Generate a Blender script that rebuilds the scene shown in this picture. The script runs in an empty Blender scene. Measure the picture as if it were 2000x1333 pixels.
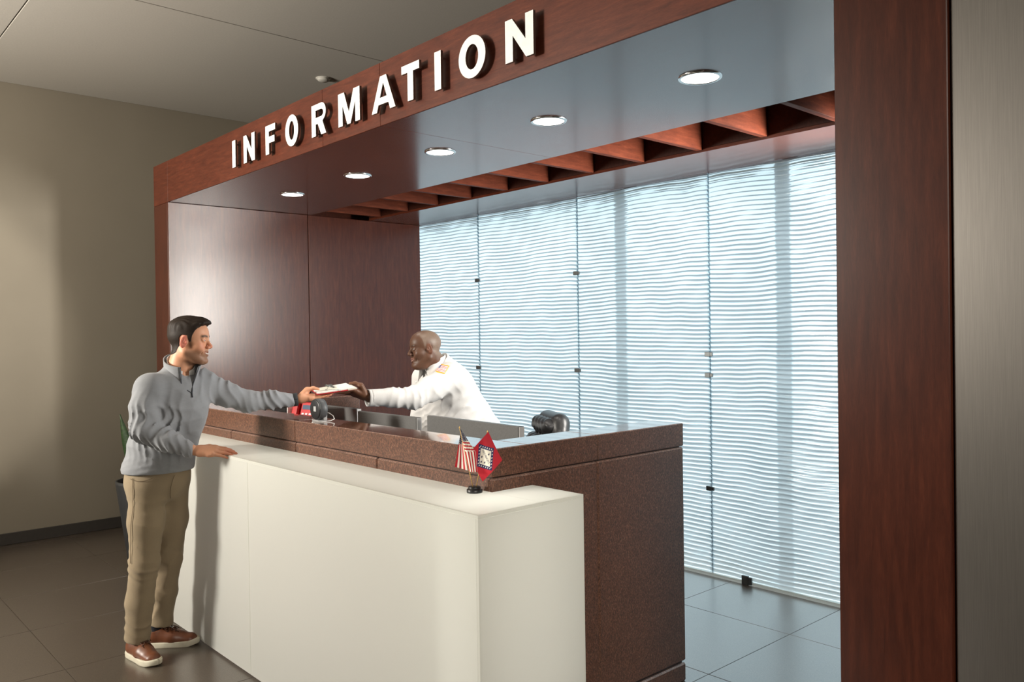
import bpy, bmesh, math, random
import numpy as np
from mathutils import Vector, Matrix

random.seed(7); np.random.seed(7)
sc = bpy.context.scene
COL = sc.collection
# ------------------------------------------------------------------ camera
YAW, PITCH, ROLL, FPX = 0.8381, -0.0091, -0.0144, 1612.6
fw = Vector((-math.sin(YAW)*math.cos(PITCH), math.cos(YAW)*math.cos(PITCH), math.sin(PITCH)))
rt = Vector((math.cos(YAW), math.sin(YAW), 0)); up = rt.cross(fw)
CR = rt*math.cos(ROLL) + up*math.sin(ROLL)
CU = -rt*math.sin(ROLL) + up*math.cos(ROLL)
cd = bpy.data.cameras.new('camera'); cam = bpy.data.objects.new('camera', cd); COL.objects.link(cam)
cd.sensor_width = 36.0; cd.lens = FPX/2000*36; cd.clip_start = 0.05; cd.clip_end = 200
M = Matrix.Identity(4)
for i in range(3):
    M[i][0] = CR[i]; M[i][1] = CU[i]; M[i][2] = -fw[i]
M[2][3] = 1.65
cam.matrix_world = M
sc.camera = cam
# ------------------------------------------------------------------ world, large lights, exposure
vs = sc.view_settings
vs.view_transform = 'Standard'; vs.look = 'None'; vs.gamma = 1.0; vs.exposure = 0.0; vs.use_curve_mapping = False
w = bpy.data.worlds.new('daylight'); sc.world = w; w.use_nodes = True
bg = w.node_tree.nodes['Background']; bg.inputs[0].default_value = (0.83, 0.945, 1.0, 1); bg.inputs[1].default_value = 2.0

def lamp(name, kind, loc, target, energy, color, size=0.5, size_y=None, spot=None, blend=0.2, spread=None):
    l = bpy.data.lights.new(name, kind); l.energy = energy; l.color = color
    if kind == 'AREA':
        l.size = size
        if size_y: l.shape = 'RECTANGLE'; l.size_y = size_y
        if spread: l.spread = spread
    else:
        l.shadow_soft_size = size
    if kind == 'SPOT':
        l.spot_size = spot; l.spot_blend = blend
    o = bpy.data.objects.new(name, l); COL.objects.link(o); o.location = loc
    o.rotation_euler = (Vector(target)-Vector(loc)).to_track_quat('-Z', 'Y').to_euler()
    return o
lamp('lobby_key_light', 'AREA', (-5.95, -3.25, 2.70), (-4.0, 2.0, 1.4), 95, (1.0, 0.94, 0.85), 1.0, spread=1.5)
lamp('counter_end_fill', 'AREA', (1.8, 0.3, 2.75), (-2.3, 2.8, 0.7), 17, (1.0, 0.91, 0.80), 1.5, spread=1.0)  # fill lamp added to brighten the counter's right end, not a ceiling fitting
lamp('ceiling_fill', 'AREA', (-5.6, -2.2, 2.3), (-5.4, -1.0, 3.74), 250, (1.0, 0.92, 0.80), 0.9)  # unseen upward lamp added to brighten the ceiling
lamp('wall_wash_light', 'SPOT', (-3.2, -0.3, 2.6), (-7.69, 0.52, 1.72), 260, (1.0, 0.92, 0.80), 0.12, None, math.radians(32), 0.10)
lamp('booth_side_light', 'AREA', (-1.85, 4.33, 2.1), (-6.5, 2.6, 2.0), 62, (1.0, 0.95, 0.88), 0.40, 1.2, spread=1.9)

# ------------------------------------------------------------------ helpers
OFF = {}
def tag(o, label=None, cat=None, group=None, kind=None):
    if label: o['label'] = label
    if cat: o['category'] = cat
    if group: o['group'] = group
    if kind: o['kind'] = kind
    return o
def off(parent):
    return OFF[parent.name] if parent is not None else np.zeros(3)
def root(name, loc, label=None, cat=None, group=None, kind=None, parent=None):
    o = bpy.data.objects.new(name, None); COL.objects.link(o)
    o.empty_display_size = 0.1
    b = off(parent); o.parent = parent
    o.location = np.array(loc, float) - b
    OFF[o.name] = np.array(loc, float)
    return tag(o, label, cat, group, kind)
def link(name, me, parent=None, base=None):
    """me holds world coordinates; move its origin to the parent (or base)"""
    o = bpy.data.objects.new(name, me); COL.objects.link(o)
    if parent is not None:
        b = off(parent); o.parent = parent; OFF[o.name] = b
    else:
        b = np.array(base if base is not None else (0, 0, 0), float); o.location = b; OFF[o.name] = b
    if np.any(b): me.transform(Matrix.Translation(Vector(-b)))
    return o
def mesh(name, verts, faces, mat, parent=None, smooth=False, base=None, idx=None):
    me = bpy.data.meshes.new(name)
    if isinstance(faces, np.ndarray):
        V = np.asarray(verts, np.float32); n = len(faces); k = faces.shape[1]
        me.vertices.add(len(V)); me.vertices.foreach_set('co', V.ravel())
        me.loops.add(n*k); me.loops.foreach_set('vertex_index', faces.astype(np.int32).ravel())
        me.polygons.add(n); me.polygons.foreach_set('loop_start', np.arange(0, n*k, k, dtype=np.int32))
        me.update(calc_edges=True)
    else:
        me.from_pydata([tuple(map(float, v)) for v in verts], [], faces)
    for m in (mat if isinstance(mat, (list, tuple)) else [mat]): me.materials.append(m)
    if idx is not None: me.polygons.foreach_set('material_index', np.asarray(idx, np.int32))
    if smooth: me.polygons.foreach_set('use_smooth', np.ones(len(me.polygons), bool))
    me.update()
    return link(name, me, parent, base)
def from_bm(name, bm, mat, parent=None, smooth=False, base=None):
    me = bpy.data.meshes.new(name); bm.to_mesh(me); bm.free()
    for m in (mat if isinstance(mat, (list, tuple)) else [mat]): me.materials.append(m)
    if smooth: me.polygons.foreach_set('use_smooth', np.ones(len(me.polygons), bool))
    return link(name, me, parent, base)
def bm_box(bm, lo, hi, bevel=0.0, seg=1, mtx=None):
    r = bmesh.ops.create_cube(bm, size=1.0)
    vs_ = r['verts']
    for v in vs_:
        v.co = Vector([(lo[i]+hi[i])/2 + v.co[i]*(hi[i]-lo[i]) for i in range(3)])
    if bevel > 0:
        es = list({e for v in vs_ for e in v.link_edges})
        r2 = bmesh.ops.bevel(bm, geom=es, offset=bevel, segments=seg, affect='EDGES', profile=0.5)
        vs_ = list({v for f in r2['faces'] for v in f.verts} | {v for v in vs_ if v.is_valid})
    if mtx is not None:
        bmesh.ops.transform(bm, matrix=mtx, verts=[v for v in vs_ if v.is_valid])
def box(name, lo, hi, mat, parent=None, bevel=0.002, base=None, mtx=None, seg=1):
    bm = bmesh.new(); bm_box(bm, lo, hi, bevel, seg)
    if mtx is not None: bmesh.ops.transform(bm, matrix=mtx, verts=bm.verts)
    return from_bm(name, bm, mat, parent, base=base)
def lathe(name, prof, mat, parent=None, seg=40, mtx=None, base=None, smooth=True, caps=True):
    """profile [(r, z)] turned about z"""
    V = []; F = []
    n = len(prof)
    for r, z in prof:
        for k in range(seg):
            a = 2*math.pi*k/seg; V.append((r*math.cos(a), r*math.sin(a), z))
    for i in range(n-1):
        for k in range(seg):
            k2 = (k+1) % seg
            F.append((i*seg+k, i*seg+k2, (i+1)*seg+k2, (i+1)*seg+k))
    if caps and prof[0][0] > 1e-6: F.append(tuple(range(seg))[::-1])
    if caps and prof[-1][0] > 1e-6: F.append(tuple((n-1)*seg+k for k in range(seg)))
    if mtx is not None: V = [mtx @ Vector(v) for v in V]
    o = mesh(name, V, F, mat, parent, smooth, base)
    return o
def tube(name, pts, r, mat, parent=None, seg=8, base=None, closed=False):
    pts = [Vector(q) for q in pts]; n = len(pts); V = []; F = []
    rs = r if isinstance(r, (list, tuple)) else [r]*n
    for i, q in enumerate(pts):
        t = (pts[min(i+1, n-1)]-pts[max(i-1, 0)]).normalized()
        a = t.cross(Vector((0.13, 0.31, 0.94)))
        if a.length < 1e-3: a = t.cross(Vector((1, 0, 0)))
        a.normalize(); b = t.cross(a)
        for k in range(seg):
            an = 2*math.pi*k/seg; V.append(q+(a*math.cos(an)+b*math.sin(an))*rs[i])
    for i in range(n-1):
        for k in range(seg):
            k2 = (k+1) % seg; F.append((i*seg+k, i*seg+k2, (i+1)*seg+k2, (i+1)*seg+k))
    F.append(tuple(range(seg))[::-1]); F.append(tuple((n-1)*seg+k for k in range(seg)))
    return mesh(name, V, F, mat, parent, True, base)

# ------------------------------------------------------------------ materials
def srgb(r, g, b):
    f = lambda c: (c/255/12.92 if c/255 <= 0.04045 else ((c/255+0.055)/1.055)**2.4)
    return (f(r), f(g), f(b), 1)
class NT:
    def __init__(s, name):
        s.m = bpy.data.materials.new(name); s.m.use_nodes = True
        s.t = s.m.node_tree; s.n = s.t.nodes; s.l = s.t.links
        s.b = s.n['Principled BSDF']; s.out = s.n['Material Output']
        s.tc = s.n.new('ShaderNodeTexCoord')
    def node(s, typ, **kw):
        x = s.n.new(typ)
        for k, v in kw.items(): setattr(x, k, v)
        return x
    def mapping(s, scale=(1, 1, 1), src='Object'):
        mp = s.node('ShaderNodeMapping'); mp.inputs['Scale'].default_value = scale
        s.l.new(s.tc.outputs[src], mp.inputs[0]); return mp.outputs[0]
    def noise(s, vec, scale, detail=4, rough=0.55, dist=0.0):
        x = s.node('ShaderNodeTexNoise'); x.inputs['Scale'].default_value = scale
        x.inputs['Detail'].default_value = detail; x.inputs['Roughness'].default_value = rough
        x.inputs['Distortion'].default_value = dist
        s.l.new(vec, x.inputs['Vector']); return x.outputs['Fac']
    def ramp(s, fac, stops):
        x = s.node('ShaderNodeValToRGB'); cr = x.color_ramp
        while len(cr.elements) < len(stops): cr.elements.new(0.5)
        for e, (p, c) in zip(cr.elements, stops): e.position = p; e.color = c
        s.l.new(fac, x.inputs[0]); return x.outputs[0]
    def mix(s, fac, a, b, mode='MIX'):
        x = s.node('ShaderNodeMix', data_type='RGBA', blend_type=mode)
        for sock, v in ((x.inputs[0], fac), (x.inputs[6], a), (x.inputs[7], b)):
            if hasattr(v, 'links'): s.l.new(v, sock)
            else: sock.default_value = v
        return x.outputs[2]
    def bump(s, h, strength=0.2, dist=0.002):
        x = s.node('ShaderNodeBump'); x.inputs['Strength'].default_value = strength; x.inputs['Distance'].default_value = dist
        s.l.new(h, x.inputs['Height']); s.l.new(x.outputs[0], s.b.inputs['Normal'])
    def set(s, **kw):
        for k, v in kw.items():
            i = s.b.inputs[k]
            if hasattr(v, 'links'): s.l.new(v, i)
            else: i.default_value = v
        return s.m
def plain(name, col, rough=0.5, metal=0.0, spec=0.5, var=0.06, scale=40, bump=0.0, **kw):
    t = NT(name); v = t.mapping()
    f = t.noise(v, scale)
    lo = tuple(c*(1-var) for c in col[:3])+(1,); hi = tuple(min(1, c*(1+var)) for c in col[:3])+(1,)
    t.set(**{'Base Color': t.ramp(f, [(0.3, lo), (0.7, hi)]), 'Roughness': rough, 'Metallic': metal, 'Specular IOR Level': spec})
    if bump: t.bump(f, bump, 0.002)
    for k, x in kw.items(): t.b.inputs[k.replace('_', ' ')].default_value = x
    return t.m
def wood(name, grain=(6, 6, 0.7), rough=0.32, dark=1.0, coat=0.1, coat_r=0.18, spec=0.4, bump=0.04):
    t = NT(name); v = t.mapping(grain)
    f = t.noise(v, 9, 6, 0.6, 0.4); g = t.noise(t.mapping(tuple(x*6 for x in grain)), 12, 3, 0.6)
    big = t.noise(t.mapping((1, 1, 1)), 1.6, 3)
    c1 = t.ramp(f, [(0.25, tuple(dark*x for x in (0.066, 0.0170, 0.0095))+(1,)), (0.55, tuple(dark*x for x in (0.108, 0.0275, 0.0140))+(1,)), (0.8, tuple(dark*x for x in (0.155, 0.0410, 0.0200))+(1,))])
    c2 = t.mix(0.35, c1, t.ramp(g, [(0.3, (0.55, 0.5, 0.5, 1)), (0.7, (1.25, 1.25, 1.2, 1))]), 'MULTIPLY')
    c3 = t.mix(0.5, c2, t.ramp(big, [(0.3, (0.75, 0.72, 0.72, 1)), (0.7, (1.2, 1.2, 1.2, 1))]), 'MULTIPLY')
    r = t.node('ShaderNodeMapRange'); r.inputs[3].default_value = rough-0.02; r.inputs[4].default_value = rough+0.04
    t.l.new(big, r.inputs[0])
    t.set(**{'Base Color': c3, 'Roughness': r.outputs[0], 'Specular IOR Level': spec, 'Coat Weight': coat, 'Coat Roughness': coat_r})
    if bump: t.bump(g, bump, 0.001)
    return t.m
def granite(name, rough=0.28, coat=0.0, tint=1.0, grey=0.0):
    t = NT(name); v = t.mapping((1, 1, 0.6))
    f = t.noise(v, 190, 5, 0.7, 0.3); g = t.noise(v, 400, 3, 0.7); b = t.noise(t.mapping(), 5, 3)
    vo = t.node('ShaderNodeTexVoronoi'); vo.inputs['Scale'].default_value = 150; t.l.new(v, vo.inputs['Vector'])
    k = lambda c: tuple(tint*(x*(1-grey)+grey*sum(c)/3) for x in c)+(1,)
    c = t.ramp(f, [(0.28, k((0.014, 0.008, 0.006))), (0.42, k((0.070, 0.030, 0.018))), (0.56, k((0.150, 0.064, 0.036))), (0.70, k((0.25, 0.145, 0.095)))])
    c = t.mix(0.55, c, t.ramp(g, [(0.36, (0.25, 0.22, 0.2, 1)), (0.52, (1, 1, 1, 1)), (0.72, (1.5, 1.3, 1.15, 1))]), 'MULTIPLY')
    c = t.mix(0.35, c, t.ramp(vo.outputs['Color'], [(0.2, (0.5, 0.45, 0.45, 1)), (0.8, (1.4, 1.35, 1.3, 1))]), 'MULTIPLY')
    c = t.mix(0.4, c, t.ramp(b, [(0.3, (0.8, 0.8, 0.8, 1)), (0.7, (1.15, 1.15, 1.15, 1))]), 'MULTIPLY')
    return t.set(**{'Base Color': c, 'Roughness': rough, 'Specular IOR Level': 0.5, 'Coat Weight': coat, 'Coat Roughness': 0.04})

MAT = {}
MAT['wood_h'] = wood('cherry_wood_long_grain', (0.8, 6, 6), 0.36, 1.0, 0.0, 0.2, 0.25)
MAT['wood_v'] = wood('cherry_wood_upright_grain', (6, 6, 0.6), 0.25, 0.70, 0.0, 0.24, 0.38)
MAT['wood_pillar'] = wood('shaded_cherry_wood_upright_grain', (6, 6, 0.6), 0.30, 0.48, 0.0, 0.24, 0.30)  # same cherry wood, its colour darkened to paint the dim light on the pillar
MAT['wood_soffit'] = wood('cherry_wood_lacquered', (0.8, 6, 6), 0.22, 1.0, 0.52, 0.14, bump=0.0)
MAT['wood_slat'] = wood('cherry_wood_slat', (6, 0.8, 6), 0.5, 1.15, 0.0, 0.3, 0.08)
MAT['wood_shaded'] = wood('cherry_wood_shadow_side', (6, 0.8, 6), 0.5, 0.5, 0.0, 0.3, 0.2)  # shadow above the soffit put into the boards' colour as darker wood
MAT['granite'] = granite('brown_granite', 0.40, 0.0, 0.96)
MAT['granite_top'] = granite('polished_brown_granite', 0.10, 0.6, 0.9)
MAT['granite_edge_lit'] = granite('granite_edge_highlight', 0.30, 0, 2.2, 0.45)  # paler colour paints the light caught along the bevelled edges
def tile_mat():
    t = NT('brown_stone_tile'); v = t.mapping(); f = t.noise(v, 150, 4, 0.7); g = t.noise(v, 30, 4, 0.6)
    c = t.ramp(f, [(0.3, (0.030, 0.022, 0.016, 1)), (0.5, (0.070, 0.052, 0.038, 1)), (0.72, (0.140, 0.108, 0.082, 1))])
    c = t.mix(0.5, c, t.ramp(g, [(0.3, (0.75, 0.75, 0.75, 1)), (0.7, (1.2, 1.2, 1.2, 1))]), 'MULTIPLY')
    t.set(**{'Base Color': c, 'Roughness': 0.35, 'Specular IOR Level': 0.5, 'Coat Weight': 1.0, 'Coat Roughness': 0.30, 'Coat IOR': 1.75}); t.bump(f, 0.04, 0.001)
    return t.m
MAT['tile'] = tile_mat()
MAT['grout'] = plain('tile_grout', (0.11, 0.09, 0.07), 0.8)
def wall_mat():
    t = NT('beige_wall_paint'); f = t.noise(t.mapping(), 220, 3); g = t.noise(t.mapping(), 1.2, 3)
    t.set(**{'Base Color': t.ramp(g, [(0.3, (0.285, 0.252, 0.197, 1)), (0.7, (0.310, 0.275, 0.216, 1))]), 'Roughness': 0.75}); t.bump(f, 0.08, 0.001)
    return t.m
MAT['wall'] = wall_mat()
MAT['ceiling'] = plain('ceiling_plaster', (0.50, 0.475, 0.43), 0.85, var=0.04, scale=90, bump=0.12)
MAT['baseboard'] = plain('dark_grey_base', (0.055, 0.050, 0.045), 0.5)
MAT['lens'] = None
def emit(name, col, s):
    t = NT(name); t.set(**{'Base Color': (0.8, 0.8, 0.8, 1), 'Emission Color': col, 'Emission Strength': s}); return t.m
MAT['lens'] = emit('lit_lamp_lens', (1, 0.97, 0.92, 1), 6.0)
MAT['chrome'] = plain('chrome', (0.75, 0.77, 0.77), 0.18, 1.0)
MAT['letter'] = plain('white_letter_face', (0.86, 0.85, 0.82), 0.45)
MAT['letter_side'] = plain('bronze_letter_side', (0.16, 0.12, 0.10), 0.35, 0.4)
MAT['clip'] = plain('steel_clip', (0.16, 0.17, 0.17), 0.35, 0.8)
MAT['white_trim'] = plain('white_base_strip', (0.72, 0.72, 0.70), 0.5)
def steel_mat():
    t = NT('brushed_steel'); f = t.noise(t.mapping((60, 60, 0.8)), 12, 4, 0.6)
    t.set(**{'Base Color': t.ramp(f, [(0.3, (0.185, 0.172, 0.156, 1)), (0.7, (0.225, 0.210, 0.190, 1))]), 'Metallic': 0.9, 'Roughness': 0.40, 'Anisotropic': 0.4})
    t.bump(f, 0.03, 0.001); return t.m
MAT['steel'] = steel_mat()
def clear_face(name):
    t = NT(name); tr = t.node('ShaderNodeBsdfTransparent'); t.l.new(tr.outputs[0], t.out.inputs['Surface']); return t.m
MAT['clear'] = clear_face('clear_glass_back')
def wave_glass():
    t = NT('rippled_glass'); tr = t.node('ShaderNodeBsdfTranslucent'); tr.inputs[0].default_value = (0.90, 0.968, 0.975, 1)
    gl = t.node('ShaderNodeBsdfGlossy'); gl.inputs['Roughness'].default_value = 0.12; gl.inputs[0].default_value = (0.9, 0.95, 0.95, 1)
    fr = t.node('ShaderNodeFresnel'); fr.inputs[0].default_value = 1.45
    rf = t.node('ShaderNodeBsdfRefraction'); rf.inputs[0].default_value = (0.78, 0.92, 0.96, 1); rf.inputs['Roughness'].default_value = 0.20; rf.inputs['IOR'].default_value = 1.5
    m0 = t.node('ShaderNodeMixShader'); m0.inputs[0].default_value = 0.42; t.l.new(tr.outputs[0], m0.inputs[1]); t.l.new(rf.outputs[0], m0.inputs[2])
    mx = t.node('ShaderNodeMixShader'); t.l.new(fr.outputs[0], mx.inputs[0]); t.l.new(m0.outputs[0], mx.inputs[1]); t.l.new(gl.outputs[0], mx.inputs[2])
    t.l.new(mx.outputs[0], t.out.inputs['Surface']); return t.m
MAT['wave'] = wave_glass()
MAT['glass_edge'] = plain('blue_glass_edge', (0.10, 0.20, 0.27), 0.2)
def milk(name, tl=0.45):
    t = NT(name); tr = t.node('ShaderNodeBsdfTranslucent'); tr.inputs[0].default_value = (0.86, 0.86, 0.80, 1)
    t.set(**{'Base Color': (0.76, 0.77, 0.725, 1), 'Roughness': 0.22, 'Specular IOR Level': 0.4})
    n = t.noise(t.mapping(), 3, 2); 
    mx = t.node('ShaderNodeMixShader'); mx.inputs[0].default_value = tl
    t.l.new(t.b.outputs[0], mx.inputs[1]); t.l.new(tr.outputs[0], mx.inputs[2]); t.l.new(mx.outputs[0], t.out.inputs['Surface'])
    return t.m
MAT['milk'] = milk('milky_backlit_glass')
MAT['milk_edge'] = plain('milky_glass_edge', (0.92, 0.93, 0.88), 0.3)
MAT['inside'] = plain('light_box_lining', (0.7, 0.7, 0.66), 0.8)
MAT['black'] = plain('black_plastic', (0.012, 0.012, 0.013), 0.35)
MAT['darkgrey'] = plain('dark_grey_plastic', (0.075, 0.080, 0.085), 0.45)
MAT['screen_back'] = plain('grey_monitor_shell', (0.10, 0.10, 0.098), 0.42, var=0.1, scale=120)
MAT['lightgrey'] = plain('light_grey_plastic', (0.36, 0.36, 0.36), 0.4)
MAT['white_plastic'] = plain('white_plastic', (0.78, 0.77, 0.74), 0.4)
MAT['red_plastic'] = plain('red_plastic', (0.42, 0.010, 0.014), 0.35)
MAT['lcd'] = plain('blue_grey_display', (0.075, 0.11, 0.17), 0.2)
MAT['leather'] = plain('black_leather', (0.020, 0.020, 0.021), 0.38, bump=0.15, scale=150)
MAT['brass'] = plain('gold_flag_stick', (0.62, 0.40, 0.13), 0.35, 0.3)

# ------------------------------------------------------------------ room shell
S, YF, YG = 2.705, 2.3065, 4.687
XLo, XLi, XRi, XRo, ZF = -6.820, -6.511, -1.152, -0.843, 3.022
WX, CE = -7.693, 3.740
TS = 0.75
fl = root('floor', (0, 0, 0), kind='structure')
box('grout_bed', (-8.0, -6.3, -0.12), (3.7, 5.0, -0.0035), MAT['grout'], fl, 0)
tile_meshes = {}
nx0, ny0 = -8, -8
for i in range(-8, 9):
    for j in range(-9, 4):
        x0 = -2.320 + i*TS; y0 = 3.325 + (j-0)*TS - 0.0
        x1, y1 = x0+TS, y0+TS
        cx0, cx1, cy0, cy1 = max(x0, WX), min(x1, 3.5), max(y0, -6.0), min(y1, YG+0.01)
        if cx1-cx0 < 0.02 or cy1-cy0 < 0.02: continue
        g = 0.0016
        key = (round(cx1-cx0, 3), round(cy1-cy0, 3))
        if key not in tile_meshes:
            bm = bmesh.new(); bm_box(bm, (g, g, -0.012), (key[0]-g, key[1]-g, 0.0), 0.0012)
            me = bpy.data.meshes.new('tile'); bm.to_mesh(me); bm.free(); me.materials.append(MAT['tile']); tile_meshes[key] = me
        o = bpy.data.objects.new('tile', tile_meshes[key]); COL.objects.link(o); o.parent = fl; o.location = (cx0, cy0, 0)
ce = root('ceiling', (0, 0, CE), kind='structure')
xs = [WX, -5.330, -2.9, -0.47, 1.96, 3.5]; ys = [-6.0, -3.62, -1.20, 1.217, 3.635, 4.75]
for i in range(len(xs)-1):
    for j in range(len(ys)-1):
        box('ceiling_panel', (xs[i]+0.004, ys[j]+0.004, CE), (xs[i+1]-0.004, ys[j+1]-0.004, CE+0.03), MAT['ceiling'], ce, 0.002)
box('ceiling_deck', (WX-0.2, -6.2, CE+0.014), (3.7, 5.0, CE+0.15), MAT['baseboard'], ce, 0)
tag(box('wall_left', (WX-0.2, -6.2, 0), (WX, 4.9, CE+0.02), MAT['wall'], base=(WX, 0, 0)), kind='structure')
tag(box('baseboard_left', (WX, -6.0, 0), (WX+0.014, 4.74, 0.095), MAT['baseboard'], bevel=0.003, base=(WX, 0, 0)), kind='structure')
tag(box('wall_front', (WX-0.2, -6.2, 0), (3.7, -6.0, CE+0.02), MAT['wall'], base=(0, -6, 0)), kind='structure')
tag(box('wall_right', (3.5, -6.2, 0), (3.7, 4.9, CE+0.02), MAT['wall'], base=(3.5, 0, 0)), kind='structure')
wb = root('wall_back', (0, 4.75, 0), kind='structure')
box('wall_section', (WX, 4.75, 0), (XLo, 4.9, CE), MAT['wall'], wb, 0)
box('wall_section', (XLo, 4.75, S+0.02), (XRo+0.35, 4.9, CE), MAT['wall'], wb, 0)
box('wall_section', (XRo+0.35, 4.75, 0), (3.5, 4.9, CE), MAT['wall'], wb, 0)
# outside the glass
tag(box('pavement', (-70, 4.90, -0.10), (40, 80, -0.02), plain('outdoor_paving', (0.10, 0.115, 0.13), 0.8), bevel=0, base=(0, 6, 0)), kind='structure')

# ------------------------------------------------------------------ rippled glass wall
gw = root('wall_glass', (-4.0, YG, 0), kind='structure')
seams = [XLi-0.02, -5.640, -4.435, -3.228, -2.025, -0.83]
LAM = 0.0300
def wave_pane(x0, x1, seed, parent):
    z0, z1 = 0.022, S-0.003
    nz = int((z1-z0)/LAM*9); nx = 56
    X, Z = np.meshgrid(np.linspace(x0, x1, nx), np.linspace(z0, z1, nz), indexing='ij')
    rs = np.random.RandomState(seed)
    ph = np.zeros_like(X)
    for k in range(9):
        fx = rs.uniform(0.7, 6); fz = rs.uniform(-1.6, 1.6); ph += (0.95/(0.4+fx**1.25)) * np.sin(2*np.pi*(fx*X/1.2 + fz*Z/1.2) + rs.uniform(0, 6.28))
    am = 1 + 0.30*np.sin(2*np.pi*(1.7*X+2.3*Z)+seed) + 0.22*np.sin(2*np.pi*(4.1*X-5.7*Z)+2*seed)
    h = np.sin(2*np.pi*Z/LAM + ph) + 0.22*np.sin(4*np.pi*Z/LAM + 1.7*ph + 1)
    Y = YG - 0.0040*am*h
    V = np.stack([X, Y, Z], -1).reshape(-1, 3)
    ix = np.arange(nx*nz).reshape(nx, nz)
    F = np.stack([ix[:-1, :-1], ix[1:, :-1], ix[1:, 1:], ix[:-1, 1:]], -1).reshape(-1, 4)
    idx = [0]*len(F)
    b = len(V); T = 0.009
    V2 = np.array([(x0, YG+T, z0), (x1, YG+T, z0), (x1, YG+T, z1), (x0, YG+T, z1)])
    V = np.vstack([V, V2])
    F = [tuple(f) for f in F.tolist()]
    F.append((b+1, b, b+3, b+2)); idx.append(1)
    F.append(tuple([b, b+3]+ix[0, ::-1].tolist())); idx.append(2)
    F.append(tuple([b+2, b+1]+ix[-1, :].tolist())); idx.append(2)
    F.append(tuple([b+1, b]+ix[:, 0].tolist())); idx.append(1)
    F.append(tuple([b+3, b+2]+ix[::-1, -1].tolist())); idx.append(1)
    me = bpy.data.meshes.new('glass_pane'); me.from_pydata(V.tolist(), [], F)
    for m in (MAT['wave'], MAT['clear'], MAT['glass_edge']): me.materials.append(m)
    me.polygons.foreach_set('material_index', idx)
    me.polygons.foreach_set('use_smooth', np.array(idx) == 0); me.update()
    return link('glass_pane', me, parent)
for k in range(5):
    wave_pane(seams[k]+0.0012, seams[k+1]-0.0012, 11+k, gw)
    if k: box('joint_strip', (seams[k]-0.0010, YG+0.006, 0.022), (seams[k]+0.0010, YG+0.012, S), MAT['glass_edge'], gw, 0)
bs = box('base_strip', (XLi, YG-0.010, 0), (XRo, YG+0.020, 0.021), [MAT['milk'], MAT['clear']], gw, 0)
for p_ in bs.data.polygons: p_.material_index = 1 if p_.normal.y > 0.9 else 0
for x, z in ((-5.640, 2.126), (-5.640, 1.353), (-4.435, 2.112), (-4.435, 1.356), (-3.228, 1.492), (-3.228, 1.352), (-3.228, 0.591), (-2.957, 0.030), (-2.03, 0.045)):
    s = 0.030 if z > 0.1 else 0.036; h = 0.0155 if z > 0.1 else 0.03
    bm = bmesh.new(); bm_box(bm, (x-s, YG-0.022, z-h), (x+s*0.35, YG-0.004, z+h), 0.003); bm_box(bm, (x+s*0.35, YG-0.020, z-h*0.8), (x+s, YG-0.004, z+h*0.8), 0.003)
    bm_box(bm, (x-0.004, YG-0.006, z-h*0.6), (x+0.004, YG+0.018, z+h*0.6), 0)
    from_bm('clamp', bm, MAT['clip'], gw)
for x, y, r in ((-2.78, 4.96, 0.050), (-4.14, 4.98, 0.050)):
    lathe('outdoor_post', [(r, -0.02), (r, 3.6)], plain('outdoor_post_paint', (0.10, 0.13, 0.16), 0.6), gw, 20, Matrix.Translation((x, y, 0)))

# ------------------------------------------------------------------ booth woodwork
sw = root('booth_side_wall', ((XLo+XLi)/2, 3.5, 0), 'tall cherry wood side wall of the booth at its far left end', 'wall')
box('post', (XLo, YF, 0), (XLi-0.02, YF+0.16, S-0.0015), MAT['wood_v'], sw)
box('core', (XLo+0.002, YF+0.162, 0), (XLi-0.02, 4.70, S-0.0015), MAT['wood_v'], sw)
box('wood_panel', (XLi-0.019, YF, 0), (XLi, 3.4915, S-0.002), MAT['wood_v'], sw, 0.0015)
box('wood_panel', (XLi-0.019, 3.4965, 0), (XLi, 4.68, S-0.002), MAT['wood_v'], sw, 0.0015)
pl = tag(box('booth_pillar', (XRi, YF, 0), (XRo, YF+0.14, ZF), MAT['wood_pillar'], bevel=0.0025, base=((XRi+XRo)/2, YF+0.07, 0)), 'tall shaded cherry wood pillar at the near right end of the booth', 'pillar')
ca = root('booth_canopy', (-3.8, 3.4, S), 'cherry wood canopy over the information booth with open slats', 'canopy')
xf = [XLo, XLi, -4.110, -3.530, XRi-0.001]
for a, b in zip(xf[:-1], xf[1:]):
    box('fascia_panel', (a+0.0008, YF, S), (b-0.0008, YF+0.006, ZF), MAT['wood_h'], ca, 0.0015)
for a, b in ((XLi, -3.530), (-3.530, XRi)):
    box('soffit_panel', (a+0.0006, YF+0.0065, S), (b-0.0006, 3.5174, S+0.02), MAT['wood_soffit'], ca, 0.001)
box('soffit_edge_board', (XLi, 3.4975, S+0.02), (XRi, 3.5174, ZF-0.02), MAT['wood_shaded'], ca, 0.001)
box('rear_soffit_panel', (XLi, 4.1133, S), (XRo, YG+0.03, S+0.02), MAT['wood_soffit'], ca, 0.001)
box('rear_beam_board', (XLi, 4.1133, S+0.0205), (XRo, 4.135, ZF-0.02), MAT['wood_shaded'], ca, 0.001)
box('roof_board', (XLo, YF+0.022, ZF-0.02), (XRo, YG+0.03, ZF-0.0005), MAT['wood_shaded'], ca, 0.001)
box('side_fascia_panel', (XLo, YF+0.022, S), (XLo+0.02, YG+0.03, ZF-0.02), MAT['wood_h'], ca, 0.001)
for k in range(11):
    x = -2.010 - 0.4295*k + 0.0
    box('slat', (x-0.036, 3.5178, S+0.012), (x, 4.1129, S+0.215), MAT['wood_slat'], ca, 0.0015)
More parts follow.
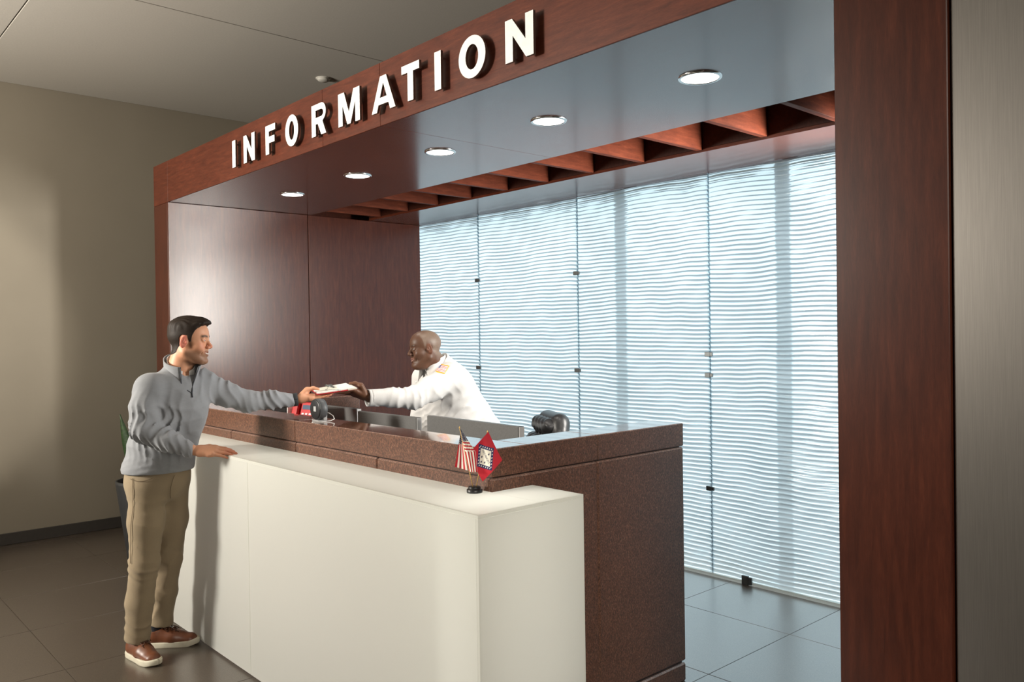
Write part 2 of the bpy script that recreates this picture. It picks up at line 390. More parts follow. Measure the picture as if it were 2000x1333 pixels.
st = tag(box('steel_column', (XRo+0.004, YF+0.012, 0), (0.9, YF+0.9, CE), MAT['steel'], bevel=0.003, base=(0, YF+0.4, 0)), 'brushed steel clad column beside the cherry wood pillar', 'column')

# ------------------------------------------------------------------ sign letters
def arc(cx, cy, rx, ry, a0, a1, n):
    return [(cx+rx*math.cos(math.radians(a0+(a1-a0)*k/n)), cy+ry*math.sin(math.radians(a0+(a1-a0)*k/n))) for k in range(n+1)]
LH, ST = 0.174, 0.046
def glyph(c, W):
    H, s = LH, ST
    if c == 'I': return [[(0, 0), (W, 0), (W, H), (0, H)]]
    if c == 'N': 
        s = 0.046
        return [[(0, 0), (s, 0), (s, H*0.60), (W-s*0.95, 0), (W, 0), (W, H), (W-s, H), (W-s, H*0.42), (s*0.93, H), (0, H)]]
    if c == 'F': return [[(0, 0), (s, 0), (s, H*0.38), (W*0.92, H*0.38), (W*0.92, H*0.60), (s, H*0.60), (s, H*0.78), (W, H*0.78), (W, H), (0, H)]]
    if c == 'T': return [[(W/2-s/2, 0), (W/2+s/2, 0), (W/2+s/2, H*0.78), (W, H*0.78), (W, H), (0, H), (0, H*0.78), (W/2-s/2, H*0.78)]]
    if c == 'M': return [[(0, 0), (s*0.95, 0), (s*0.95, H*0.62), (W/2-s*0.36, 0), (W/2+s*0.36, 0), (W-s*0.95, H*0.62), (W-s*0.95, 0), (W, 0), (W, H), (W-s*1.3, H), (W/2, H*0.36), (s*1.3, H), (0, H)]]
    if c == 'A':
        o = [(0, 0), (s*1.02, 0), (s*1.32, H*0.20), (W-s*1.32, H*0.20), (W-s*1.02, 0), (W, 0), (W/2+s*0.58, H), (W/2-s*0.58, H)]
        return [o, [(s*1.62, H*0.395), (W/2, H*0.80), (W-s*1.62, H*0.395)]]
    if c == 'O': return [arc(W/2, H/2, W/2, H/2+0.004, 0, 354, 47), arc(W/2, H/2, W/2-s*1.04, H/2-s*0.72, 0, 352, 39)]
    if c == 'R':
        r = H*0.285
        o = [(0, 0), (s, 0), (s, H*0.37), (W*0.43, H*0.37), (W-s*1.18, 0), (W, 0), (W-s*0.85, H*0.415)] + arc(W-r*1.0-0.002, H-r, r, r, -62, 90, 14) + [(0, H)]
        return [o, [(s, H*0.575), (W-r-0.004, H*0.575)] + arc(W-r*1.02-0.004, H*0.69, r*0.50, H*0.115, -90, 90, 10)[1:] + [(s, H*0.805)]]
sg = root('information_sign', (-3.8, YF, 2.85), 'raised white INFORMATION letters along the cherry wood fascia', 'sign')
LET = [('I', -5.228, 0.050), ('N', -5.055, 0.162), ('F', -4.742, 0.130), ('O', -4.483, 0.158), ('R', -4.167, 0.160), ('M', -3.877, 0.214), ('A', -3.550, 0.210), ('T', -3.286, 0.145), ('I', -3.023, 0.048), ('O', -2.846, 0.182), ('N', -2.538, 0.168)]
for c, x, W in LET:
    cu = bpy.data.curves.new('letter', 'CURVE'); cu.dimensions = '2D'; cu.fill_mode = 'BOTH'; cu.extrude = 0.0065
    for poly in glyph(c, W):
        sp = cu.splines.new('POLY'); sp.points.add(len(poly)-1); sp.use_cyclic_u = True
        for q, pt in zip(poly, sp.points): pt.co = (q[0], q[1], 0, 1)
    tmp = bpy.data.objects.new('tmp', cu); COL.objects.link(tmp)
    me = bpy.data.meshes.new_from_object(tmp); bpy.data.objects.remove(tmp); bpy.data.curves.remove(cu)
    me.transform(Matrix.Translation((x, YF-0.0305, 2.758)) @ Matrix.Rotation(math.pi/2, 4, 'X'))
    me.materials.clear(); me.materials.append(MAT['letter']); me.materials.append(MAT['letter_side'])
    me.update()
    for p_ in me.polygons: p_.material_index = 0 if abs(p_.normal.y) > 0.7 else 1; p_.use_smooth = False
    lo = link('letter', me, sg)
    for dx, dz in ((W*0.12+0.004, 0.02), (W*0.12+0.004, LH-0.02)):
        if c in 'IFNRM': box('standoff_pin', (x+dx-0.003, YF-0.0245, 2.758+dz-0.003), (x+dx+0.003, YF-0.0005, 2.758+dz+0.003), MAT['letter_side'], lo, 0)
    if c in 'AOT':
        cxp = x+W/2
        for dz in ((0.009, LH-0.012) if c == 'O' else (LH-0.015,)):
            box('standoff_pin', (cxp-0.003, YF-0.0245, 2.758+dz-0.003), (cxp+0.003, YF-0.0005, 2.758+dz+0.003), MAT['letter_side'], lo, 0)

# ------------------------------------------------------------------ downlights
spots = [(-2.027, 'largest of the row, beside the pillar'), (-2.924, 'second from the pillar'), (-3.815, 'middle one of the five'), (-4.715, 'second from the side wall'), (-5.627, 'nearest the far side wall')]
for x, lab in spots:
    d = root('downlight', (x, 2.897, S), 'round lit recessed downlight in the canopy soffit, '+lab, 'light', 'downlights in the canopy soffit')
    T = Matrix.Translation((x, 2.897, S))
    lathe('trim_ring', [(0.077, -0.004), (0.079, -0.007), (0.088, -0.007), (0.092, -0.0005), (0.092, 0.0)], MAT['chrome'], d, 48, T, caps=False)
    lathe('lens', [(0.0, -0.0030), (0.077, -0.0040), (0.078, -0.0005), (0.0, -0.0005)], MAT['lens'], d, 48, T)
    l = lamp('downlight_beam', 'SPOT', (x, 2.897, S-0.02), (x, 2.897, 0), 32, (1.0, 0.95, 0.87), 0.07, None, math.radians(110), 0.8)
    l.parent = d; l.location = (0, 0, -0.02)
sd = root('smoke_detector', (-5.984, 3.373, CE), 'small white dome smoke detector on the ceiling above the canopy', 'smoke detector')
DM = plain('detector_plastic', (0.55, 0.53, 0.48), 0.6)
lathe('base_plate', [(0.062, -0.006), (0.062, 0)], DM, sd, 32, Matrix.Translation((-5.984, 3.373, CE)))
lathe('dome', [(0.0, -0.030), (0.03, -0.028), (0.046, -0.020), (0.052, -0.006)], DM, sd, 32, Matrix.Translation((-5.984, 3.373, CE)))

# ------------------------------------------------------------------ granite counter
CXR, CYF, ZC, ZG, ZW = -2.3516, 2.0038, 1.217, 1.1045, 1.0558
CYB, CXL, CW = 3.193, -5.400, 0.185
gc = root('granite_counter', (-3.9, 2.2, 0), 'brown granite reception counter with a polished ledge', 'counter')
def cap(name, lo, hi):
    bm = bmesh.new(); bm_box(bm, lo, hi, 0.0035); o = from_bm(name, bm, [MAT['granite'], MAT['granite_top'], MAT['granite_edge_lit']], gc)
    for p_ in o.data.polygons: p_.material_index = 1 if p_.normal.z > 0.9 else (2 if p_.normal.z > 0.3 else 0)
    return o
for a, b in ((CXL, -3.908), (-3.9065, CXR)): cap('ledge_slab', (a, CYF, ZG+0.005), (b, CYF+CW, ZC))
for a, b in ((CYF+CW+0.001, 2.5935), (2.595, CYB)): cap('ledge_slab', (CXR-CW, a, ZG+0.005), (CXR, b, ZC))
cap('ledge_slab', (CXL, CYF+CW+0.001, ZG+0.005), (CXL+CW, CYB, ZC))
# recess under the ledge, then panels and plinth
box('reveal', (CXL+0.012, CYF+0.016, 0), (CXR-0.016, CYF+CW-0.02, ZG+0.005), MAT['black'], gc, 0)
box('reveal', (CXR-CW+0.02, CYF+CW-0.02, 0), (CXR-0.016, CYB-0.012, ZG+0.005), MAT['black'], gc, 0)
box('reveal', (CXL+0.012, CYF+CW-0.02, 0), (CXL+CW-0.02, CYB-0.012, ZG+0.005), MAT['black'], gc, 0)
def gpanel(lo, hi):
    bm = bmesh.new(); bm_box(bm, lo, hi, 0.007, 1); o = from_bm('granite_panel', bm, [MAT['granite'], MAT['granite_edge_lit']], gc)
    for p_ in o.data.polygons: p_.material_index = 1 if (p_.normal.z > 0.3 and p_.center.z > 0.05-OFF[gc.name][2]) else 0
    return o
PT = 0.022
for a, b in ((CXL, -4.70), (-4.6985, -3.9045), (-3.903, -3.14), (-3.1385, CXR-0.012)): gpanel((a, CYF, 0.094), (b, CYF+PT, ZG))
for a, b in ((CYF+0.004, 2.591), (2.5925, CYB)): 
    gpanel((CXR-PT, a, 0.096), (CXR, b, ZG)); gpanel((CXR-PT, a, 0.0), (CXR, b, 0.086))
    gpanel((CXL, a+0.03, 0.0), (CXL+PT, b, ZG))
gpanel((CXR-CW, CYB-PT, 0.0), (CXR-PT-0.001, CYB, ZG)); gpanel((CXL+PT+0.001, CYB-PT, 0.0), (CXL+CW, CYB, ZG))
gpanel((CXL+CW-PT, CYF+CW, 0.0), (CXL+CW, CYB-PT-0.001, ZG)); gpanel((CXR-CW, CYF+CW, 0.0), (CXR-CW+PT, CYB-PT-0.001, ZG))
gpanel((CXL+CW+0.001, CYF+CW-PT, 0.0), (CXR-CW-0.001, CYF+CW, ZG))
box('inner_shelf', (-4.85, CYF+CW+0.001, 1.085), (-4.07, 2.52, 1.10), MAT['granite'], gc, 0.002)
dk = root('work_desk', (-3.7, 2.6, 0), 'low work desk behind the granite counter', 'desk')
box('desk_top', (CXL+CW+0.003, CYF+CW+0.003, 0.71), (CXR-CW-0.003, 2.78, 0.74), MAT['darkgrey'], dk)
for x in (CXL+CW+0.05, -3.75, CXR-CW-0.09): box('leg', (x, 2.70, 0), (x+0.04, 2.74, 0.71), MAT['black'], dk)
# milky glass front
WX1, WY0, WYB = -2.080, 1.7107, 2.213
gf = root('light_box_counter', (-3.5, 1.85, 0), 'milky white glass counter front lit from within', 'counter')
def milkbox(name, lo, hi, inner):
    """inner: axis,sign of the hidden face that is clear"""
    bm = bmesh.new(); bm_box(bm, lo, hi, 0.0); o = from_bm(name, bm, [MAT['milk'], MAT['clear'], MAT['milk_edge']], gf)
    ax, sg_ = inner
    for p_ in o.data.polygons:
        n = p_.normal
        if n[ax]*sg_ > 0.9: p_.material_index = 1
    return o
G2 = 0.012; CXM = -5.28
for a, b in ((CXM, -3.8305), (-3.8275, WX1-G2-0.001)): milkbox('front_panel', (a, WY0, 0.012), (b, WY0+G2, ZW-G2-0.0005), (1, 1))
milkbox('end_panel', (WX1-G2, WY0, 0.012), (WX1, WYB, ZW-G2-0.0005), (0, -1))
for a, b in ((CXM, -3.8), (-3.7985, WX1)): milkbox('top_panel', (a, WY0, ZW-G2), (b, CYF-0.001, ZW), (2, -1))
milkbox('top_panel', (CXR+0.001, CYF-0.0005, ZW-G2), (WX1, WYB, ZW), (2, -1))
milkbox('back_edge_panel', (CXR+0.001, WYB-G2, 0.012), (WX1-G2-0.001, WYB-0.001, ZW-G2-0.0005), (1, -1))
milkbox('side_panel', (CXM, WY0+G2+0.001, 0.012), (CXM+G2, CYF-0.001, ZW-G2-0.0005), (0, 1))
box('plinth', (CXM+0.02, WY0+0.02, 0), (CXR, CYF-0.002, 0.012), MAT['black'], gf, 0)
box('plinth', (CXR+0.001, WY0+0.02, 0), (WX1-0.02, WYB-0.02, 0.012), MAT['black'], gf, 0)
for i, (loc, tg, sx, sy, e) in enumerate((((-3.78, 1.985, 0.55), (-3.78, 1.70, 0.55), 2.9, 0.90, 1.1), ((-2.335, 1.98, 0.55), (-2.0, 1.98, 0.55), 0.40, 0.90, 0.7), ((-3.68, 1.862, 0.05), (-3.68, 1.862, 1.0), 3.0, 0.20, 1.8), ((-2.215, 1.97, 0.05), (-2.215, 1.97, 1.0), 0.18, 0.40, 0.5))):
    l = lamp('counter_light_strip', 'AREA', loc, tg, e, (1.0, 0.97, 0.9), sx, sy, spread=(0.6 if i > 1 else None)); l.parent = gf; l.location = Vector(loc)-Vector((-3.5, 1.85, 0))
# ------------------------------------------------------------------ desk things
def monitor(xa, xb, y, ztop, rz, lab, h=0.34):
    c = ((xa+xb)/2, y)
    m = root('computer_monitor', (c[0], c[1], 0.74), lab, 'monitor', 'monitors on the work desk')
    R = Matrix.Translation((c[0], c[1], 0)) @ Matrix.Rotation(rz, 4, 'Z')
    hw = (xb-xa)/2
    box('shell', (-hw, 0, ztop-h), (hw, 0.022, ztop), MAT['screen_back'], m, 0.004, mtx=R)
    box('bezel', (-hw+0.002, 0.0225, ztop-h+0.002), (hw-0.001, 0.034, ztop-0.001), MAT['black'], m, 0.002, mtx=R)
    box('screen', (-hw+0.012, 0.0342, ztop-h+0.014), (hw-0.012, 0.0352, ztop-0.012), MAT['lcd'], m, 0, mtx=R)
    box('side_trim', (hw-0.0008, 0.003, ztop-h+0.004), (hw+0.004, 0.031, ztop-0.003), MAT['lightgrey'], m, 0.001, mtx=R)
    box('stand_neck', (-0.03, 0.002, 0.75), (0.03, 0.02, ztop-h+0.05), MAT['black'], m, 0.002, mtx=R @ Matrix.Translation((0, 0.024, 0)))
    box('stand_foot', (-0.11, -0.06, 0.7405), (0.11, 0.12, 0.755), MAT['black'], m, 0.003, mtx=R)
monitor(-4.77, -4.19, 2.54, 1.224, 0.0, 'grey monitor seen from behind, leftmost behind the black round device')
monitor(-4.030, -3.462, 2.45, 1.227, 0.0, 'grey monitor seen from behind, middle of the three below the white shirt')
monitor(-3.425, -2.690, 2.47, 1.238, -0.05, 'grey monitor seen from behind, widest and rightmost, beside the office chair')
# red desk phone
ph = root('desk_phone', (-4.42, 2.36, 1.10), 'red desk phone with keypad and blue display behind the granite ledge', 'phone')
T = Matrix.Translation((-4.475, 2.345, 1.117)) @ Matrix.Rotation(math.radians(12), 4, 'Z') @ Matrix.Rotation(math.radians(-16), 4, 'X')
box('body', (-0.105, 0.0, 0.0), (0.13, 0.045, 0.146), MAT['red_plastic'], ph, 0.006, mtx=T, seg=2)
box('panel_face', (-0.035, -0.008, 0.004), (0.126, 0.0, 0.142), MAT['red_plastic'], ph, 0.003, mtx=T)
box('display', (-0.022, -0.0105, 0.100), (0.075, -0.0078, 0.126), MAT['lcd'], ph, 0.001, mtx=T)
for i in range(4):
    for j in range(3):
        box('key', (-0.018+j*0.032, -0.013, 0.068-i*0.019), (0.002+j*0.032, -0.0078, 0.078-i*0.019), MAT['white_plastic'], ph, 0.0015, mtx=T)
box('handset', (-0.098, -0.026, 0.002), (-0.050, -0.0005, 0.142), MAT['red_plastic'], ph, 0.010, mtx=T, seg=2)
box('white_divider', (-4.602, 2.31, 1.1005), (-4.594, 2.40, 1.244), MAT['white_plastic'], None, 0.001, base=(-4.598, 2.35, 1.10))
tag(bpy.data.objects['white_divider'], 'thin white upright card left of the red phone', 'card')
bx = root('black_box', (-4.70, 2.38, 1.10), 'black box beside the red phone, half hidden by the outstretched sleeve', 'box')
box('body', (-4.80, 2.31, 1.1005), (-4.612, 2.45, 1.222), MAT['black'], bx, 0.006); box('lid', (-4.803, 2.308, 1.222), (-4.609, 2.452, 1.236), MAT['black'], bx, 0.004)
# round device on the ledge
pk = root('round_device', (-3.80, 2.085, ZC), 'black round puck shaped device standing on the granite ledge', 'device')
T = Matrix.Translation((-3.802, 2.075, ZC+0.060)) @ Matrix.Rotation(math.radians(0), 4, 'Z') @ Matrix.Rotation(math.pi/2, 4, 'X')
lathe('body', [(0.0, -0.036), (0.045, -0.036), (0.052, -0.031), (0.0545, -0.018), (0.0545, 0.004), (0.052, 0.009)], MAT['darkgrey'], pk, 48, T)
lathe('front_face', [(0.052, 0.0085), (0.051, 0.012), (0.046, 0.0135), (0.0, 0.0135)], MAT['black'], pk, 48, T)
box('label', (-0.011, -0.010, 0.0136), (0.013, 0.016, 0.0142), MAT['lightgrey'], pk, 0, mtx=T)
bm = bmesh.new(); bm_box(bm, (-3.835, 2.062, ZC+0.0003), (-3.769, 2.112, ZC+0.006), 0.002); bm_box(bm, (-3.79, 2.092, ZC+0.004), (-3.768, 2.114, ZC+0.032), 0.002)
from_bm('stand', bm, MAT['lightgrey'], pk)
tube('cord', [(-3.775, 2.105, ZC+0.045), (-3.755, 2.118, ZC+0.040), (-3.733, 2.128, ZC+0.026), (-3.722, 2.128, ZC+0.012), (-3.722, 2.105, ZC+0.004), (-3.728, 2.06, ZC+0.0025), (-3.735, 2.008, ZC+0.0025)], 0.0021, MAT['white_plastic'], pk)
# office chair
oc = root('office_chair', (-3.62, 3.66, 0), 'black leather office chair behind the counter, only its padded top showing', 'chair')
# ------------------------------------------------------------------ implicit surface modelling for figures
def V3(*a): return np.array(a, np.float32)
class Field:
    def __init__(s, lo, hi, h):
        s.h = h; s.lo = np.array(lo, np.float32); n = np.ceil((np.array(hi)-np.array(lo))/h).astype(int)+1
        s.ax = [(lo[i]+h*np.arange(n[i])).astype(np.float32) for i in range(3)]
        s.A = np.full(n, 0.3, np.float32)
    def grid(s, lo=None, hi=None):
        sl = []
        for i in range(3):
            a = 0 if lo is None else max(0, int((lo[i]-s.lo[i])/s.h)); b = len(s.ax[i]) if hi is None else min(len(s.ax[i]), int((hi[i]-s.lo[i])/s.h)+2)
            sl.append(slice(a, max(a, b)))
        return tuple(sl), s.ax[0][sl[0]][:, None, None], s.ax[1][sl[1]][None, :, None], s.ax[2][sl[2]][None, None, :]
    def op(s, f, lo, hi, k, mode='u'):
        m = k+3*s.h
        sl, X, Y, Z = s.grid(np.array(lo)-m, np.array(hi)+m)
        if any(q.stop <= q.start for q in sl): return s
        d = f(X, Y, Z).astype(np.float32); a = s.A[sl]
        k = max(k, 1e-5)
        if mode == 'u': s.A[sl] = np.minimum(a, d) - np.maximum(k-np.abs(a-d), 0)**2/(4*k)
        elif mode == 's': d = -d; s.A[sl] = np.maximum(a, d) + np.maximum(k-np.abs(a-d), 0)**2/(4*k)
        return s
    def cone(s, a, b, ra, rb, k=0.02, mode='u', flat=None):
        """rounded cone from a to b; flat=(axis, factor) squeezes it along an axis"""
        a = np.array(a, float); b = np.array(b, float); ab = b-a; L2 = ab@ab+1e-12
        ax = None
        if flat: ax = np.array(flat[0], float); ax /= np.linalg.norm(ax); ax = ax-ab*(ax@ab)/L2; ax /= np.linalg.norm(ax)
        def f(X, Y, Z):
            px, py, pz = X-a[0], Y-a[1], Z-a[2]
            t = np.clip((px*ab[0]+py*ab[1]+pz*ab[2])/L2, 0, 1)
            qx, qy, qz = px-t*ab[0], py-t*ab[1], pz-t*ab[2]
            r2 = qx*qx+qy*qy+qz*qz
            if ax is not None:
                dn = qx*ax[0]+qy*ax[1]+qz*ax[2]; r2 = r2 + dn*dn*(flat[1]**2-1)
            return np.sqrt(r2)-(ra+(rb-ra)*t)
        R = max(ra, rb)
        return s.op(f, np.minimum(a, b)-R, np.maximum(a, b)+R, k, mode)
    def ell(s, c, r, k=0.02, mode='u', R=None):
        c = np.array(c, float); r = np.array(r, float)
        def f(X, Y, Z):
            p = [X-c[0], Y-c[1], Z-c[2]]
            if R is not None: p = [p[0]*R[0][i]+p[1]*R[1][i]+p[2]*R[2][i] for i in range(3)]
            k0 = np.sqrt((p[0]/r[0])**2+(p[1]/r[1])**2+(p[2]/r[2])**2)+1e-6
            k1 = np.sqrt((p[0]/r[0]**2)**2+(p[1]/r[1]**2)**2+(p[2]/r[2]**2)**2)+1e-6
            return k0*(k0-1)/k1
        e = r if R is None else np.full(3, r.max())
        return s.op(f, c-e, c+e, k, mode)
    def chain(s, pts, rad, k=0.02, flat=None):
        for i in range(len(pts)-1): s.cone(pts[i], pts[i+1], rad[i], rad[i+1], k, 'u', flat)
        return s
    def disp(s, f, lo=None, hi=None):
        sl, X, Y, Z = s.grid(lo, hi); s.A[sl] -= f(X, Y, Z).astype(np.float32); return s
    def cut(s, f):
        sl, X, Y, Z = s.grid(); s.A = np.maximum(s.A, f(X, Y, Z).astype(np.float32)); return s
    def mesh(s, smooth=2):
        A = s.A; n = A.shape
        I = A < 0
        c = np.zeros((n[0]-1, n[1]-1, n[2]-1), np.int8)
        for dx in (0, 1):
            for dy in (0, 1):
                for dz in (0, 1): c += I[dx:n[0]-1+dx, dy:n[1]-1+dy, dz:n[2]-1+dz]
        act = (c > 0) & (c < 8); cells = np.argwhere(act)
        idm = np.full(act.shape, -1, np.int32); idm[act] = np.arange(len(cells))
        i, j, k = cells.T; acc = np.zeros((len(cells), 3), np.float32); cnt = np.zeros(len(cells), np.float32)
        val = {(x, y, z): A[i+x, j+y, k+z] for x in (0, 1) for y in (0, 1) for z in (0, 1)}
        for p in list(val):
            for ax in range(3):
                if p[ax] == 0:
                    q = list(p); q[ax] = 1; q = tuple(q); a, b = val[p], val[q]
                    m = (a < 0) != (b < 0); t = np.where(m, a/np.where(m, a-b, 1), 0)
                    e = np.tile(np.array(p, np.float32), (len(cells), 1)); e[:, ax] = t
                    acc[m] += e[m]; cnt[m] += 1
        V = s.lo + s.h*(cells+acc/cnt[:, None])
        F = []
        for ax in range(3):
            o = [0, 0, 0]; o[ax] = 1
            a = I[:n[0]-o[0], :n[1]-o[1], :n[2]-o[2]]; b = I[o[0]:, o[1]:, o[2]:]
            e = np.argwhere(a != b); u, v = (ax+1) % 3, (ax+2) % 3
            lim = np.array(act.shape); ok = (e[:, u] > 0) & (e[:, v] > 0) & (e[:, u] < lim[u]) & (e[:, v] < lim[v]); e = e[ok]
            fl = a[e[:, 0], e[:, 1], e[:, 2]]
            def g(du, dv):
                q = e.copy(); q[:, u] += du; q[:, v] += dv; return idm[q[:, 0], q[:, 1], q[:, 2]]
            quad = np.stack([g(-1, -1), g(0, -1), g(0, 0), g(-1, 0)], 1)
            quad[~fl] = quad[~fl][:, ::-1]; F.append(quad)
        F = np.concatenate(F); F = F[(F >= 0).all(1)]
        for _ in range(smooth):
            S_ = np.zeros_like(V); N_ = np.zeros(len(V), np.float32)
            for a, b in ((0, 1), (1, 2), (2, 3), (3, 0)):
                for d in range(3):
                    S_[:, d] += np.bincount(F[:, a], V[F[:, b], d], len(V)) + np.bincount(F[:, b], V[F[:, a], d], len(V))
                N_ += np.bincount(F[:, a], minlength=len(V)) + np.bincount(F[:, b], minlength=len(V))
            V = 0.5*V + 0.5*S_/np.maximum(N_, 1)[:, None]
        return V, F
def largest(V, F):
    lab = np.arange(len(V))
    while True:
        m = lab[F].min(1); new = lab.copy()
        for k in range(F.shape[1]): np.minimum.at(new, F[:, k], m)
        new = new[new]
        if (new == lab).all(): break
        lab = new
    ids, cnt = np.unique(lab, return_counts=True); keep = lab == ids[cnt.argmax()]
    mp = np.cumsum(keep)-1
    return V[keep], mp[F[keep[F[:, 0]]]]
def merge(parts):
    V = []; F = []; C = []; n = 0
    for p in parts:
        V.append(p[0]); F.append(p[1]+n); n += len(p[0])
        if len(p) > 2: C.append(p[2])
    return np.concatenate(V), np.concatenate(F), (np.concatenate(C) if C else None)
def colour(o, C):
    a = o.data.color_attributes.new('tone', 'FLOAT_COLOR', 'POINT')
    C4 = np.ones((len(C), 4), np.float32); C4[:, :3] = C; a.data.foreach_set('color', C4.ravel())
def ss(x, a, b):
    t = np.clip((x-a)/(b-a), 0, 1); return t*t*(3-2*t)
def lin(r, g, b): return np.array(srgb(r, g, b)[:3], np.float32)
def skin_mat(name, rough=0.5, sss=0.08, spec=0.35):
    t = NT(name); a = t.node('ShaderNodeAttribute', attribute_name='tone'); n = t.noise(t.mapping(), 260, 3)
    c = t.mix(0.25, a.outputs['Color'], t.ramp(n, [(0.3, (0.82, 0.80, 0.80, 1)), (0.7, (1.12, 1.12, 1.12, 1))]), 'MULTIPLY')
    t.set(**{'Base Color': c, 'Roughness': rough, 'Specular IOR Level': spec, 'Subsurface Weight': sss, 'Subsurface Scale': 0.004}); t.bump(n, 0.06, 0.001)
    return t.m
def cloth_mat(name, c, rough=0.85, sheen=0.2, stripes=None, bump=0.25, weave=900):
    t = NT(name); n = t.noise(t.mapping(), weave, 2); m = t.noise(t.mapping(), 14, 4)
    k = lambda f: tuple(x*f for x in c)+(1,)
    col = t.ramp(n, [(0.3, k(0.88)), (0.7, k(1.10))])
    col = t.mix(0.5, col, t.ramp(m, [(0.3, (0.93, 0.93, 0.93, 1)), (0.7, (1.06, 1.06, 1.06, 1))]), 'MULTIPLY')
    if stripes:
        wv = t.node('ShaderNodeTexWave'); wv.bands_direction = 'Z'; wv.inputs['Scale'].default_value = stripes; wv.inputs['Distortion'].default_value = 0.0
        t.l.new(t.mapping(), wv.inputs['Vector'])
        col = t.mix(0.35, col, t.ramp(wv.outputs['Fac'], [(0.3, (0.82, 0.82, 0.84, 1)), (0.7, (1.08, 1.08, 1.08, 1))]), 'MULTIPLY')
    t.set(**{'Base Color': col, 'Roughness': rough, 'Sheen Weight': sheen, 'Specular IOR Level': 0.25}); t.bump(m, bump, 0.004)
    return t.m
MAT['skin'] = skin_mat('fair_skin'); MAT['skin_dark'] = skin_mat('dark_skin', 0.48, spec=0.3)
MAT['hair'] = plain('dark_brown_hair', (0.020, 0.013, 0.009), 0.6, spec=0.2, var=0.4, scale=220, bump=0.15)
MAT['sweater'] = cloth_mat('grey_heather_knit', (0.245, 0.255, 0.270), stripes=75)
MAT['sweater_dark'] = plain('black_knit_cuff', (0.020, 0.022, 0.024), 0.8)
MAT['zip'] = plain('dark_zip', (0.030, 0.034, 0.045), 0.5)
MAT['shirt_white'] = cloth_mat('white_shirt_cloth', (0.56, 0.552, 0.54), 0.75, 0.05)
MAT['chino'] = cloth_mat('khaki_twill', (0.275, 0.215, 0.138), 0.85, 0.1)
MAT['navy'] = plain('dark_trouser_cloth', (0.020, 0.022, 0.030), 0.8)
MAT['shoe'] = plain('brown_shoe_leather', (0.150, 0.052, 0.024), 0.38, var=0.15, scale=30)
MAT['sole'] = plain('cream_rubber_sole', (0.60, 0.56, 0.44), 0.6)
MAT['lace'] = plain('brown_lace', (0.085, 0.034, 0.018), 0.7)
MAT['eye_white'] = plain('eye_white', (0.72, 0.69, 0.66), 0.15)
MAT['iris'] = plain('dark_iris', (0.020, 0.012, 0.008), 0.1)
MAT['teeth'] = plain('teeth', (0.75, 0.71, 0.63), 0.25)

def basis(f, upv):
    """columns: forward, left, up"""
    f = np.array(f, float); f /= np.linalg.norm(f); u = np.array(upv, float); u -= f*(u@f); u /= np.linalg.norm(u)
    return np.stack([f, np.cross(u, f), u], 1)

